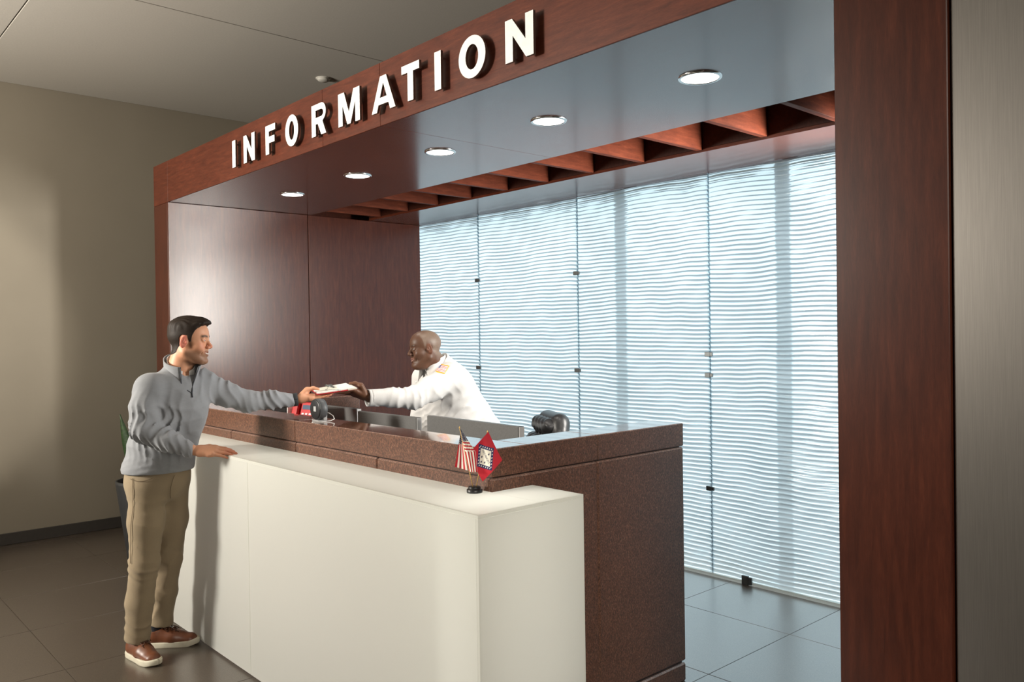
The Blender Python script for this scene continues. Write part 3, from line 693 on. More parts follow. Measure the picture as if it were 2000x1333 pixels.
def make_head(B, c, neck_to, tone, style, hh=0.0022):
    """head modelled in its own axes (x face, y left, z up), then turned by B and moved to c; neck_to in figure axes"""
    H = Field((-0.125, -0.115, -0.21), (0.14, 0.115, 0.15), hh)
    nk = B.T @ (np.array(neck_to)-np.array(c))
    old = style == 'guard'
    H.ell((-0.010, 0, 0.040), (0.096, 0.0755, 0.082), 0.02)
    H.ell((0.030, 0, 0.045), (0.064, 0.064, 0.062), 0.03)
    H.ell((0.026, 0, -0.030), (0.062, 0.060, 0.086), 0.03)
    for s in (-1, 1):
        H.cone((0.0, s*0.050, -0.050), (0.066, s*0.018, -0.096), 0.026 if not old else 0.031, 0.019 if not old else 0.022, 0.025)
        H.ell((0.056, s*0.042, -0.022), (0.026, 0.022, 0.024) if not old else (0.030, 0.025, 0.027), 0.02)
        H.ell((0.070, s*0.031, -0.040), (0.016, 0.013, 0.018), 0.018)
    H.ell((0.080, 0, -0.099), (0.015, 0.020, 0.014), 0.016)
    if old: H.ell((0.030, 0, -0.102), (0.045, 0.044, 0.024), 0.03)
    H.cone((0.082, -0.034, 0.026), (0.082, 0.034, 0.026), 0.0105, 0.0105, 0.014)
    H.cone((0.090, 0, 0.016), (0.108, 0, -0.020), 0.0070, 0.0095 if not old else 0.0120, 0.010)
    H.ell((0.109, 0, -0.024), (0.0105, 0.0100, 0.0090) if not old else (0.0115, 0.014, 0.0105), 0.006)
    for s in (-1, 1):
        H.ell((0.100, s*(0.0125 if not old else 0.016), -0.028), (0.010, 0.0078, 0.0085), 0.006)
    H.ell((0.074, 0, -0.060), (0.020, 0.026, 0.022), 0.014)
    for s in (-1, 1):
        H.ell((0.099, s*0.031, 0.011), (0.014, 0.015, 0.0105), 0.010, 's')
        H.ell((0.0805, s*0.031, 0.009), (0.0135, 0.0140, 0.0130), 0.004)
        H.ell((0.0950, s*0.031, 0.0080 if not old else 0.0088), (0.010, 0.0120, 0.0026 if not old else 0.0042), 0.002, 's')
        H.cone((0.090, s*0.016, 0.0135), (0.082, s*0.044, 0.0125), 0.0030, 0.0026, 0.004)
    lipc = []
    tk = 1.0 if not old else 1.35
    for s in (-1, 1):
        H.cone((0.0955, 0, -0.0545), (0.081, s*0.027, -0.0495), 0.0050*tk, 0.0022, 0.003)
        H.cone((0.0935, 0, -0.0690), (0.081, s*0.026, -0.0530), 0.0056*tk, 0.0024, 0.003)
        H.cone((0.1005, 0, -0.0615), (0.084, s*0.0250, -0.0505), 0.0058 if not old else 0.0012, 0.0016, 0.0020, 's')
        H.cone((0.086, s*0.030, -0.034), (0.074, s*0.040, -0.060), 0.0008, 0.0006, 0.008, 's')
    for s in (-1, 1):
        th = math.radians(14); Re = np.array([[math.cos(th), 0, math.sin(th)], [0, 1, 0], [-math.sin(th), 0, math.cos(th)]])
        a = math.radians(20)*s; Ra = np.array([[math.cos(a), math.sin(a), 0], [-math.sin(a), math.cos(a), 0], [0, 0, 1]])
        RR = Ra @ Re
        ce_ = np.array((0.000, s*0.0775, 0.002))
        H.ell(ce_, (0.0185, 0.0075, 0.0325), 0.006, 'u', RR)
        H.ell(ce_+np.array((0.003, s*0.0085, 0.004)), (0.0105, 0.0065, 0.0200), 0.004, 's', RR)
        H.ell(ce_+np.array((0.0125, s*0.001, -0.004)), (0.005, 0.004, 0.007), 0.004)
        H.ell(ce_+np.array((0.004, s*0.002, 0.004)), (0.0035, 0.0035, 0.012), 0.004, 'u', RR)
    H.cone((-0.022, 0, -0.040), nk, 0.057 if not old else 0.066, 0.064 if not old else 0.072, 0.022)
    V, F = H.mesh(1)
    x, y, z = V[:, 0], V[:, 1], V[:, 2]; ay = np.abs(y)
    C = np.tile(tone['base'], (len(V), 1))
    def blend(m, col):
        nonlocal C
        m = np.clip(m, 0, 1)[:, None]; C = C*(1-m)+np.asarray(col, np.float32)*m
    blend(0.5*np.exp(-(((x-0.07)/0.03)**2+((ay-0.042)/0.022)**2+((z+0.02)/0.022)**2)), tone['blush'])
    blend(0.6*np.exp(-(((x-0.112)/0.014)**2+((z+0.024)/0.014)**2)), tone['blush'])
    blend(0.75*ss(ay, 0.072, 0.080)*ss(z, -0.04, -0.03)*(1-ss(z, 0.034, 0.042))*(1-ss(x, 0.020, 0.028))*ss(x, -0.030, -0.022), tone['ear'])
    lx = 0.0955-0.0145*(ay/0.027)
    zu = -0.0545+0.005*(ay/0.027); zl = -0.069+0.016*(ay/0.026)
    lipm = np.maximum(np.exp(-((z-zu)/0.0042)**2), np.exp(-((z-zl)/0.0048)**2))*ss(x, 0.074, 0.082)*(1-ss(ay, 0.022, 0.028))
    blend(0.85*lipm, tone['lip'])
    bz = 0.0275+0.004*np.sin(np.clip((ay-0.01)/0.04, 0, 1)*math.pi*0.8)
    blend(tone['brow_w']*np.exp(-((z-bz)/0.0058)**2)*ss(ay, 0.006, 0.012)*(1-ss(ay, 0.046, 0.054))*ss(x, 0.06, 0.07), tone['hair'])
    if style == 'visitor':
        st_ = ss(-z, 0.030, 0.062)*ss(x, -0.012, 0.014)*(1-ss(-z, 0.116, 0.135))*(1-0.5*np.exp(-(((ay-0.034)/0.012)**2+((z+0.045)/0.02)**2)))
        st_ = np.maximum(st_*0.72, 0.75*np.exp(-(((z+0.098)/0.013)**2+(ay/0.020)**2))*ss(x, 0.06, 0.075))
        st_ = np.maximum(st_, 0.6*np.exp(-(((z+0.046)/0.005)**2))*(1-ss(ay, 0.022, 0.03))*ss(x, 0.075, 0.085))
        st_ = np.maximum(st_, 0.8*ss(z, -0.045, -0.01)*(1-ss(z, 0.02, 0.04))*np.exp(-((x-0.029)/0.009)**2)*ss(ay, 0.045, 0.055))
        blend(st_, tone['stubble'])
    hx = np.array([-0.12, -0.075, -0.045, -0.026, -0.022, -0.010, 0.016, 0.021, 0.025, 0.032, 0.040, 0.052, 0.072, 0.090, 0.11])
    hz = np.array([-0.066, -0.066, -0.052, -0.020, 0.025, 0.036, 0.034, 0.012, 0.002, 0.004, 0.034, 0.060, 0.080, 0.090, 0.097])
    if style == 'guard': hz = hz + np.interp(hx, [-0.12, 0.0, 0.02, 0.085], [0, 0.0, 0.0, 0.050])
    hl = np.interp(x, hx, hz)
    if style == 'guard':
        nz_ = 0.5+0.5*np.sin(x*2100+7*np.sin(z*900))*np.sin(z*1900+5*np.sin(y*1100))
        blend(ss(z-hl, -0.008, 0.035)*(0.30+0.3*nz_)*(1-0.75*ss(z, 0.085, 0.115)*ss(x, -0.02, 0.03)), tone['hair2'])
        blend(0.30*ss(-z, 0.055, 0.085), tone['jaw'])  # lower face and neck blended towards the jaw tone
    else:
        blend(ss(z-hl, -0.004, 0.012), tone['hair'])
    V = V @ B.T + np.array(c)
    out = {'skin': (V.astype(np.float32), F, C)}
    # eyes
    ev = []
    eyes = []
    for s in (-1, 1):
        bm = bmesh.new(); bmesh.ops.create_uvsphere(bm, u_segments=20, v_segments=14, radius=0.0122)
        P = np.array([v.co[:] for v in bm.verts]); Fc = [[v.index for v in f.verts] for f in bm.faces]; bm.free()
        P = P + np.array((0.0806, s*0.031, 0.0085))
        g = np.array((0.9, 0.10 if old else 0.0, 0.08)); g /= np.linalg.norm(g)
        idx = []
        for f in Fc:
            q = P[f].mean(0)-np.array((0.0806, s*0.031, 0.0085)); idx.append(1 if (q@g)/0.0122 > 0.86 else 0)
        eyes.append((P @ B.T + np.array(c), Fc, idx))
    out['eyes'] = eyes
    if style == 'visitor':
        T_ = Field((0.070, -0.030, -0.072), (0.102, 0.030, -0.040), 0.0012)
        for s in (-1, 1): T_.cone((0.0915, 0, -0.0595), (0.0795, s*0.023, -0.0510), 0.0048, 0.0026, 0.001)
        tv, tf = T_.mesh(1); out['teeth'] = (tv @ B.T + np.array(c), tf)
        # hair shell
        Hh = Field((-0.135, -0.10, -0.08), (0.130, 0.10, 0.165), 0.0024)
        Hh.ell((-0.010, 0, 0.040), (0.096, 0.0755, 0.082), 0.02); Hh.ell((0.030, 0, 0.045), (0.064, 0.064, 0.062), 0.03)
        Hh.ell((0.026, 0, -0.030), (0.060, 0.058, 0.086), 0.03)
        Hh.cone((-0.022, 0, -0.040), nk, 0.057, 0.062, 0.022)
        Hh.disp(lambda X, Y, Z: 0.0022 + 0.0125*ss(Z+0*X+0*Y, 0.045, 0.105) + 0.010*ss(X, 0.03, 0.085)*ss(Z, 0.075, 0.10) + 0.0010*np.sin(Y*420+3*np.sin(X*60))*ss(Z, 0.04, 0.09))
        Hh.ell((0.086, 0, 0.100), (0.020, 0.046, 0.015), 0.016)
        Hh.cut(lambda X, Y, Z: (np.interp(X, hx, hz)+0.0015*np.sin(Y*300) - Z - 0*Y)*0.75)
        hv, hf = Hh.mesh(1); out['hair'] = (hv @ B.T + np.array(c), hf)
    return out

def make_hand(side, pose, spread=0.0, thumb=None, palm_r=0.0):
    """side +1 right (thumb +y), -1 left; x fingers, z back of the hand. pose: 4 lists of three curl angles (degrees)"""
    H = Field((-0.06, -0.085, -0.115), (0.205, 0.085, 0.06), 0.0024)
    y = side
    H.cone((-0.055, 0, 0), (0.012, 0, 0), 0.026, 0.0275, 0.012, 'u', ((0, 0, 1), 1.28))
    H.cone((0.012, y*0.010, -0.002), (0.080, y*0.022, 0.0), 0.022, 0.0165, 0.016, 'u', ((0, 0, 1), 1.15))
    H.cone((0.012, -y*0.012, -0.003), (0.070, -y*0.024, -0.002), 0.023, 0.0155, 0.016, 'u', ((0, 0, 1), 1.1))
    H.cone((0.03, 0, 0), (0.085, 0, 0.001), 0.020, 0.0150, 0.016, 'u', ((0, 0, 1), 1.15))
    base = [(0.088, y*0.029, 0.0), (0.093, y*0.0095, 0.002), (0.088, -y*0.0105, 0.0005), (0.078, -y*0.0290, -0.003)]
    seg = [(0.042, 0.026, 0.020), (0.046, 0.029, 0.021), (0.042, 0.027, 0.020), (0.033, 0.020, 0.018)]
    rad = [(0.0100, 0.0088, 0.0080, 0.0068), (0.0102, 0.0090, 0.0082, 0.0070), (0.0098, 0.0086, 0.0078, 0.0066), (0.0086, 0.0074, 0.0068, 0.0058)]
    for f in range(4):
        p = np.array(base[f]); ang = 0.0; sp = spread*(1.5-f)*y
        st_ = p - np.array((0.020, 0, 0.002)); H.cone(st_, p, 0.011, rad[f][0], 0.008)
        for q in range(3):
            ang += math.radians(pose[f][q]); d = np.array((math.cos(ang)*math.cos(sp), math.sin(sp)*math.cos(ang), -math.sin(ang)))
            n = p + d*seg[f][q]; H.cone(p, n, rad[f][q], rad[f][q+1], 0.003); H.ell(p, (rad[f][q]*1.04,)*3, 0.002); p = n
    th = thumb or [(0.022, 0.026, -0.010), (0.050, 0.046, -0.016), (0.078, 0.056, -0.018), (0.102, 0.056, -0.018)]
    th = [np.array((a, y*b, c)) for a, b, c in th]
    H.chain(th, [0.0165, 0.0135, 0.0105, 0.0080], 0.008)
    H.cone((0.015, y*0.014, -0.010), th[1], 0.018, 0.013, 0.015)
    V, F = H.mesh(1)
    return V, F
def put(VF, B, c, tone=None, tip=None):
    V = VF[0] @ B.T + np.array(c)
    if tone is None: return V.astype(np.float32), VF[1]
    x = VF[0][:, 0]; C = np.tile(tone, (len(V), 1)).astype(np.float32)
    if tip is not None: m = (ss(x, 0.10, 0.17)*0.6)[:, None]; C = C*(1-m)+tip*m
    return V.astype(np.float32), VF[1], C
class Figure:
    """all coordinates in the figure's axes: r to the right along the counter view, d away, z up; origin on the floor"""
    def __init__(s, name, loc, label):
        s.o = np.array(loc, float); s.root = root(name, loc, label, 'person')
        s.R = np.array([[math.cos(YAW), -math.sin(YAW), 0], [math.sin(YAW), math.cos(YAW), 0], [0, 0, 1]])
    def w(s, V): return np.asarray(V, float) @ s.R.T + s.o
    def add(s, name, V, F, mat, parent=None, idx=None, smooth=True):
        return mesh(name, s.w(V), F, mat, parent or s.root, smooth, idx=idx)
    def tube(s, name, pts, r, mat, parent=None, seg=8): return tube(name, s.w(np.array(pts)), r, mat, parent or s.root, seg)
def strip(rows, thick, nrm=None):
    """rows: list of equal length point lists -> thick double-sided shell"""
    P = np.array(rows, float); m, n = P.shape[:2]
    du = np.gradient(P, axis=0); dv = np.gradient(P, axis=1); N = np.cross(du, dv); N /= np.linalg.norm(N, axis=2, keepdims=True)+1e-9
    a = P+N*thick/2; b = P-N*thick/2; V = np.concatenate([a.reshape(-1, 3), b.reshape(-1, 3)]); k = m*n; F = []
    I = lambda i, j: i*n+j
    for i in range(m-1):
        for j in range(n-1):
            F.append((I(i, j), I(i+1, j), I(i+1, j+1), I(i, j+1))); F.append((k+I(i, j), k+I(i, j+1), k+I(i+1, j+1), k+I(i+1, j)))
    for i in range(m-1):
        F.append((I(i, 0), k+I(i, 0), k+I(i+1, 0), I(i+1, 0))); F.append((I(i, n-1), I(i+1, n-1), k+I(i+1, n-1), k+I(i, n-1)))
    for j in range(n-1):
        F.append((I(0, j), I(0, j+1), k+I(0, j+1), k+I(0, j))); F.append((I(m-1, j), k+I(m-1, j), k+I(m-1, j+1), I(m-1, j+1)))
    return V, np.array(F, np.int32)
def folds(a, u, lam, amp, c, wd, warp=0.5, side=None, sharp=True):
    """creases running across direction u, centred c metres along it from a"""
    a = np.array(a, float); u = np.array(u, float); u /= np.linalg.norm(u)
    v = np.cross(u, (0.3, 0.5, 0.8)); v /= np.linalg.norm(v); w2 = np.cross(u, v)
    def f(X, Y, Z):
        px, py, pz = X-a[0], Y-a[1], Z-a[2]
        s = px*u[0]+py*u[1]+pz*u[2]; p = px*v[0]+py*v[1]+pz*v[2]; q = px*w2[0]+py*w2[1]+pz*w2[2]
        ph = 2*math.pi*((s+0.45*p-0.3*q)/lam) + warp*7*np.sin(p*21+q*11+s*9) + warp*6*np.sin(q*27-p*9+s*15)
        g = np.sin(ph); 
        if sharp: g = 1-2*np.abs(np.sin(ph/2))**0.7
        mod = 0.5+0.5*np.sin(p*33+s*21+2.1*np.sin(q*17+1))*np.sin(q*29-s*17+1.7*np.sin(p*13))
        e = np.exp(-((s-c)/wd)**2)*np.exp(-((p*p+q*q)/0.15**2)**2)
        return amp*g*e*(0.15+1.1*mod)
    return f
# ------------------------------------------------------------------ the visitor
vis = Figure('person', (-4.42, 1.46, 0), 'person in a grey quarter zip sweater and khaki trousers, reaching over the counter')
ft = np.array((0.67, -0.74, 0.0)); lt = np.array((0.74, 0.67, 0.0))
from mathutils.bvhtree import BVHTree
RS, RE, RW = V3(0.048, -0.125, 1.400), V3(0.042, -0.185, 1.205), V3(0.265, -0.135, 1.088)
LS, LE, LW = V3(0.235, 0.110, 1.405), V3(0.418, 0.255, 1.298), V3(0.640, 0.395, 1.308)
tone = dict(base=lin(205, 150, 118), blush=lin(205, 120, 95), ear=lin(215, 120, 105), lip=lin(180, 100, 85), hair=lin(46, 36, 29), stubble=lin(100, 74, 56), brow_w=0.95)
Bh = basis((1.0, 0.04, -0.02), (-0.05, 0, 1))
hc = V3(0.202, 0.005, 1.630)
hd = make_head(Bh, hc, (0.140, 0.010, 1.455), tone, 'visitor')
BOARD = dict(A=V3(0.760, 0.42, 1.3215), B=V3(0.966, 0.50, 1.3455), C=V3(0.683, 0.62, 1.333), D=V3(0.868, 0.72, 1.360))
def board_pt(u, v): return (1-v)*((1-u)*BOARD['A']+u*BOARD['B'])+v*((1-u)*BOARD['C']+u*BOARD['D'])
dL = np.array((0.93, 0.30, 0.10)); BL = basis(dL, (0.10, 0.30, -0.93))
HL = board_pt(0.10, 0.22)-np.array((0, 0, 0.007)) - BL @ np.array((0.118, -0.010, -0.0125))
LW = (HL - dL*0.030).astype(np.float32)
# bare body under the clothes, coarse; hands fine
Bd = Field((-0.25, -0.30, 0.03), (0.75, 0.50, 1.56), 0.009)
Bd.chain([(0.03, 0, 0.93), (0.06, 0, 1.10), (0.125, 0, 1.32), (0.14, 0.005, 1.42)], [0.10, 0.095, 0.085, 0.07], 0.05)
Bd.cone((0.14, 0.01, 1.42), (0.155, 0.01, 1.50), 0.062, 0.058, 0.03)
Bd.chain([RS, RE, RW], [0.050, 0.040, 0.028], 0.03); Bd.chain([LS, LE, LW], [0.050, 0.040, 0.028], 0.03)
Bd.chain([(0.0, -0.06, 0.92), (-0.03, -0.045, 0.50), (-0.075, -0.012, 0.20)], [0.06, 0.045, 0.033], 0.03)
Bd.chain([(0.07, 0.07, 0.92), (0.022, 0.118, 0.48), (-0.025, 0.155, 0.20)], [0.06, 0.045, 0.033], 0.03)
bv, bf = Bd.mesh(1)
# right hand rests on the glass top, left hand grips the clipboard
dR = np.array((0.97, 0.22, -0.07)); BR = basis(dR, (0.0, -0.50, 0.86))
hr = put(make_hand(1, [(8, 10, 8), (6, 12, 8), (7, 12, 9), (8, 12, 8)], -0.03, [(0.022, 0.026, -0.010), (0.050, 0.042, -0.012), (0.078, 0.046, -0.012), (0.102, 0.042, -0.012)]), BR, RW+V3(0.022, 0.004, -0.001), tone['base'], lin(205, 125, 100))
hl_ = put(make_hand(-1, [(0, 4, 4), (0, 4, 4), (0, 5, 4), (2, 6, 4)], 0.03, [(0.022, 0.026, -0.012), (0.052, 0.038, -0.036), (0.086, 0.028, -0.046), (0.114, 0.016, -0.040)]), BL, HL, tone['base'], lin(205, 125, 100))
mv, mf, mc = merge([hd['skin'], (bv.astype(np.float32), bf, np.tile(tone['base'], (len(bv), 1))), hr, hl_])
body = vis.add('body', mv, mf, MAT['skin']); colour(body, mc)
for P, Fc, ix in hd['eyes']: vis.add('eye', P, Fc, [MAT['eye_white'], MAT['iris']], body, ix)
vis.add('teeth', *hd['teeth'], MAT['teeth'], body)
vis.add('hair', *hd['hair'], MAT['hair'])
# sweater
Sw = Field((-0.26, -0.34, 0.94), (0.70, 0.50, 1.60), 0.0050)
def slab(c, rf, rl, rz, k=0.06):      # ellipsoid aligned to chest axes
    R_ = np.stack([ft, lt, (0, 0, 1)], 1); Sw.ell(c, (rf, rl, rz), k, 'u', R_)
slab((0.032, 0.0, 0.985), 0.150, 0.178, 0.105); slab((0.060, -0.004, 1.10), 0.152, 0.172, 0.14); slab((0.105, -0.004, 1.24), 0.138, 0.178, 0.15)
slab((0.128, 0.0, 1.345), 0.120, 0.190, 0.115); 
Sw.cone(RS+V3(0.01, 0.01, 0.0), LS+V3(-0.02, -0.005, 0.015), 0.070, 0.068, 0.06)
Sw.cone((0.130, 0.004, 1.40), (0.142, 0.008, 1.475), 0.098, 0.072, 0.05)
Sw.chain([RS, V3(0.040, -0.165, 1.305), RE, V3(0.15, -0.165, 1.145), RW+V3(-0.01, 0, 0)], [0.070, 0.065, 0.061, 0.052, 0.040], 0.035)
Sw.chain([LS, V3(0.325, 0.185, 1.345), LE, V3(0.53, 0.325, 1.300), LW+V3(-0.016, -0.01, 0)], [0.074, 0.064, 0.056, 0.049, 0.040], 0.035)
Sw.disp(folds(RE, (0.86, 0.15, -0.48), 0.042, 0.0085, 0.02, 0.11, 0.30)); Sw.disp(folds(RE, (0.92, 0.18, -0.36), 0.034, 0.0075, 0.19, 0.10, 0.28))
Sw.disp(folds(RS, (-0.1, -0.2, -1), 0.075, 0.0030, 0.10, 0.10, 0.3))
Sw.disp(folds(LS, (0.75, 0.58, -0.25), 0.055, 0.0085, 0.05, 0.14, 0.30)); Sw.disp(folds(LE, (0.84, 0.53, 0.03), 0.040, 0.0075, 0.12, 0.14, 0.28))
Sw.disp(folds((0.05, -0.05, 1.0), (0.15, 0.0, 1), 0.030, 0.0042, -0.015, 0.045, 0.12))
Sw.disp(folds((0.10, -0.10, 1.20), (0.75, 0.1, 0.65), 0.085, 0.0055, 0.0, 0.20, 0.22)); Sw.disp(folds((0.16, -0.10, 1.34), (0.85, 0.2, -0.35), 0.055, 0.0030, 0.06, 0.10, 0.2))
Sw.cut(lambda X, Y, Z: 0.968-0.10*(X-0.03)*0-Z+0*X+0*Y)
# cuffs end cleanly, neck opening and the V below the open zip
def endcut(p, u):
    p = np.array(p); u = np.array(u, float); u /= np.linalg.norm(u)
    def f(X, Y, Z):
        s = (X-p[0])*u[0]+(Y-p[1])*u[1]+(Z-p[2])*u[2]; q = np.sqrt(np.maximum((X-p[0])**2+(Y-p[1])**2+(Z-p[2])**2-s*s, 0)); return np.where(q < 0.09, s, -1)
    return f
Sw.cut(endcut(RW+V3(0.004, 0, 0), dR)); Sw.cut(endcut(LW+V3(-0.004, 0, 0), LW-LE))
nb = V3(0.150, 0.006, 1.470)
Sw.cone(nb+V3(0.0, 0, -0.03), nb+V3(0.03, 0, 0.13), 0.064, 0.080, 0.006, 's')
zb = nb+np.array((0.118, -0.100, -0.100))
Sw.cone(zb+V3(-0.012, 0.012, 0), nb+np.array((0.05, -0.05, 0.03)), 0.003, 0.026, 0.003, 's')
sv, sf = largest(*Sw.mesh(3))
sweater = vis.add('sweater', sv, sf, MAT['sweater'])
# stand collar, open at the front
rows = []
for t_ in np.linspace(0, 1, 6):
    row = []
    for a in np.linspace(-158, 158, 40):
        ar = math.radians(a); op = (abs(a)/158)**3
        rad_ = 0.073+0.006*t_+0.010*op*t_
        p = nb + ft*(-math.cos(ar)*rad_*1.02+0.004+0.020*op*(1-t_)) + lt*(math.sin(ar)*rad_*(1.0+0.12*op*t_))
        zz = -0.012 - 0.040*op*(1-t_) - 0.018*(1-math.cos(ar))/2 + t_*(0.066-0.004*op+0.046*((1+math.cos(ar))/2)**1.5)
        row.append(p+np.array((0.008*t_, 0, zz))-ft*0.012*t_*((1+math.cos(ar))/2)+lt*(0.020*op*t_ if a > 0 else 0.0))
    rows.append(row)
V_, F_ = strip(rows, 0.006); vis.add('collar', V_, F_, MAT['sweater'], sweater)
sbv = BVHTree.FromPolygons([Vector(v) for v in sv.tolist()], [tuple(f) for f in sf.tolist()])
def on_chest(p):
    h_ = sbv.ray_cast(Vector(np.array(p)+ft*0.25), Vector(-ft)); 
    return np.array(h_[0]) if h_[0] is not None and (np.array(h_[0])-np.array(p))@ft > -0.05 else np.array(p)
zb0 = on_chest(zb)+ft*0.002
def zip_run(zm):
    e_ = np.array(zm[-1])+ft*0.003; pts = [np.array(q)+ft*0.003 for q in zm]
    for t_ in np.linspace(0.2, 1, 5): pts.append(e_*(1-t_)+zb0*t_+ft*0.004*math.sin(math.pi*t_))
    vis.tube('zip', pts, 0.0026, MAT['zip'], sweater)
zipm = [rows[t_][-1] for t_ in range(5, -1, -1)]
zip_run(zipm)
zipm = [rows[t_][0] for t_ in range(5, -1, -1)]
zip_run(zipm)
vis.tube('zip_pull', [zb0+ft*0.002, zb0+ft*0.006+np.array((0, 0, -0.022))], 0.0035, MAT['zip'], sweater)
# white shirt collar inside
rows = []
for t_ in np.linspace(0, 1, 4):
    row = []
    for a in np.linspace(-165, 165, 36):
        ar = math.radians(a); op = (abs(a)/165)**3
        p = nb + ft*(-math.cos(ar)*0.066+0.004) + lt*math.sin(ar)*0.066 + np.array((0.008*t_, 0, -0.03-0.03*(1-math.cos(ar))/2+t_*(0.087-0.016*op+0.042*((1+math.cos(ar))/2)**1.5)))-ft*0.010*t_*((1+math.cos(ar))/2)
        row.append(p)
    rows.append(row)
V_, F_ = strip(rows, 0.003); shirt = vis.add('shirt_collar', V_, F_, MAT['shirt_white'])
Sh = Field((0.02, -0.16, 1.28), (0.30, 0.14, 1.52), 0.005)
Sh.ell((0.128, 0, 1.345), (0.108, 0.17, 0.105), 0.05, 'u', np.stack([ft, lt, (0, 0, 1)], 1)); Sh.cone((0.130, 0.004, 1.39), nb+V3(0.01, -0.01, 0.0), 0.088, 0.060, 0.04)
Sh.cut(lambda X, Y, Z: Z-(nb[2]-0.012)+0*X+0*Y); Sh.cone(nb+V3(0.0, 0, -0.04), nb+V3(0.02, 0, 0.10), 0.050, 0.062, 0.004, 's')
vis.add('shirt_front', *largest(*Sh.mesh(1)), MAT['shirt_white'], shirt)
# dark band at the left wrist
rows = []
for t_ in (-0.030, -0.012, 0.006):
    u_ = dL/np.linalg.norm(dL); a_ = np.cross(u_, (0, 0, 1)); a_ /= np.linalg.norm(a_); b_ = np.cross(a_, u_)
    rows.append([LW+V3(0.016, 0.005, 0.003)+u_*t_+(a_*math.cos(q)+b_*math.sin(q))*0.0355 for q in np.linspace(0, 2*math.pi, 25)])
V_, F_ = strip(rows, 0.004); vis.add('wrist_band', V_, F_, MAT['sweater_dark'])
# trousers
Tr = Field((-0.24, -0.26, 0.05), (0.28, 0.30, 1.02), 0.0055)
R_ = np.stack([ft, lt, (0, 0, 1)], 1)
Tr.ell((0.034, 0.0, 0.955), (0.132, 0.160, 0.115), 0.05, 'u', R_); Tr.ell((0.022, 0.0, 0.895), (0.126, 0.148, 0.10), 0.05, 'u', R_)
Tr.chain([(0.000, -0.062, 0.90), (-0.008, -0.060, 0.72), (-0.026, -0.048, 0.50), (-0.066, -0.020, 0.30), (-0.086, -0.010, 0.105)], [0.090, 0.085, 0.071, 0.066, 0.064], 0.030)
Tr.chain([(0.070, 0.070, 0.90), (0.054, 0.095, 0.70), (0.026, 0.120, 0.49), (-0.010, 0.147, 0.30), (-0.034, 0.160, 0.125)], [0.088, 0.083, 0.069, 0.063, 0.061], 0.030)
Tr.disp(folds((-0.035, -0.05, 0.50), (0.95, 0.2, 1), 0.060, 0.0048, 0.0, 0.10, 0.25)); Tr.disp(folds((-0.06, -0.01, 0.20), (0.85, 0.2, 1), 0.075, 0.0045, 0.0, 0.12, 0.25))
Tr.disp(folds((0.040, 0.11, 0.48), (-1.0, 0.1, 1), 0.065, 0.0048, 0.0, 0.12, 0.25)); Tr.disp(folds((0.01, 0.15, 0.22), (-0.9, 0.1, 1), 0.075, 0.0048, 0.0, 0.12, 0.25))
Tr.disp(folds((0.03, -0.06, 0.84), (0.6, 0.3, 1), 0.09, 0.0045, 0.0, 0.12, 0.25))
Tr.cut(lambda X, Y, Z: np.maximum(np.where(Y+0*X < 0.075+0.25*(X+0*Y), 0.088+0.25*(-(X+0.086)), 0.112-0.12*(X+0.02))-Z, Z-0.995))
tv_, tf_ = largest(*Tr.mesh(3)); trousers = vis.add('trousers', tv_, tf_, MAT['chino'])
def on_surf(V, q, lift=0.001):
    """closest trouser/sweater vertex towards the viewer side near (r, z)"""
    d = (V[:, 0]-q[0])**2+(V[:, 2]-q[1])**2; c_ = np.argsort(d)[:60]; v = V[c_[np.argmin(V[c_, 1])]]
    return np.array((q[0], v[1]-lift, q[1]))
seam_c = plain('khaki_seam', (0.16, 0.118, 0.07), 0.9)
vis.tube('side_seam', [on_surf(tv_, (-0.040+0.012*math.sin(z*9)-0.03*(0.95-z), z)) for z in np.linspace(0.955, 0.52, 16)], 0.0014, seam_c, trousers, 5)
vis.tube('pocket_seam', [on_surf(tv_, (x, 0.952-0.012*math.sin((x+0.045)/0.11*math.pi))) for x in np.linspace(-0.045, 0.065, 10)], 0.0018, seam_c, trousers, 5)
vis.tube('fly_seam', [on_surf(tv_, (0.150-0.03*t_, 0.955-0.12*t_)) for t_ in np.linspace(0, 1, 10)], 0.0016, seam_c, trousers, 5)
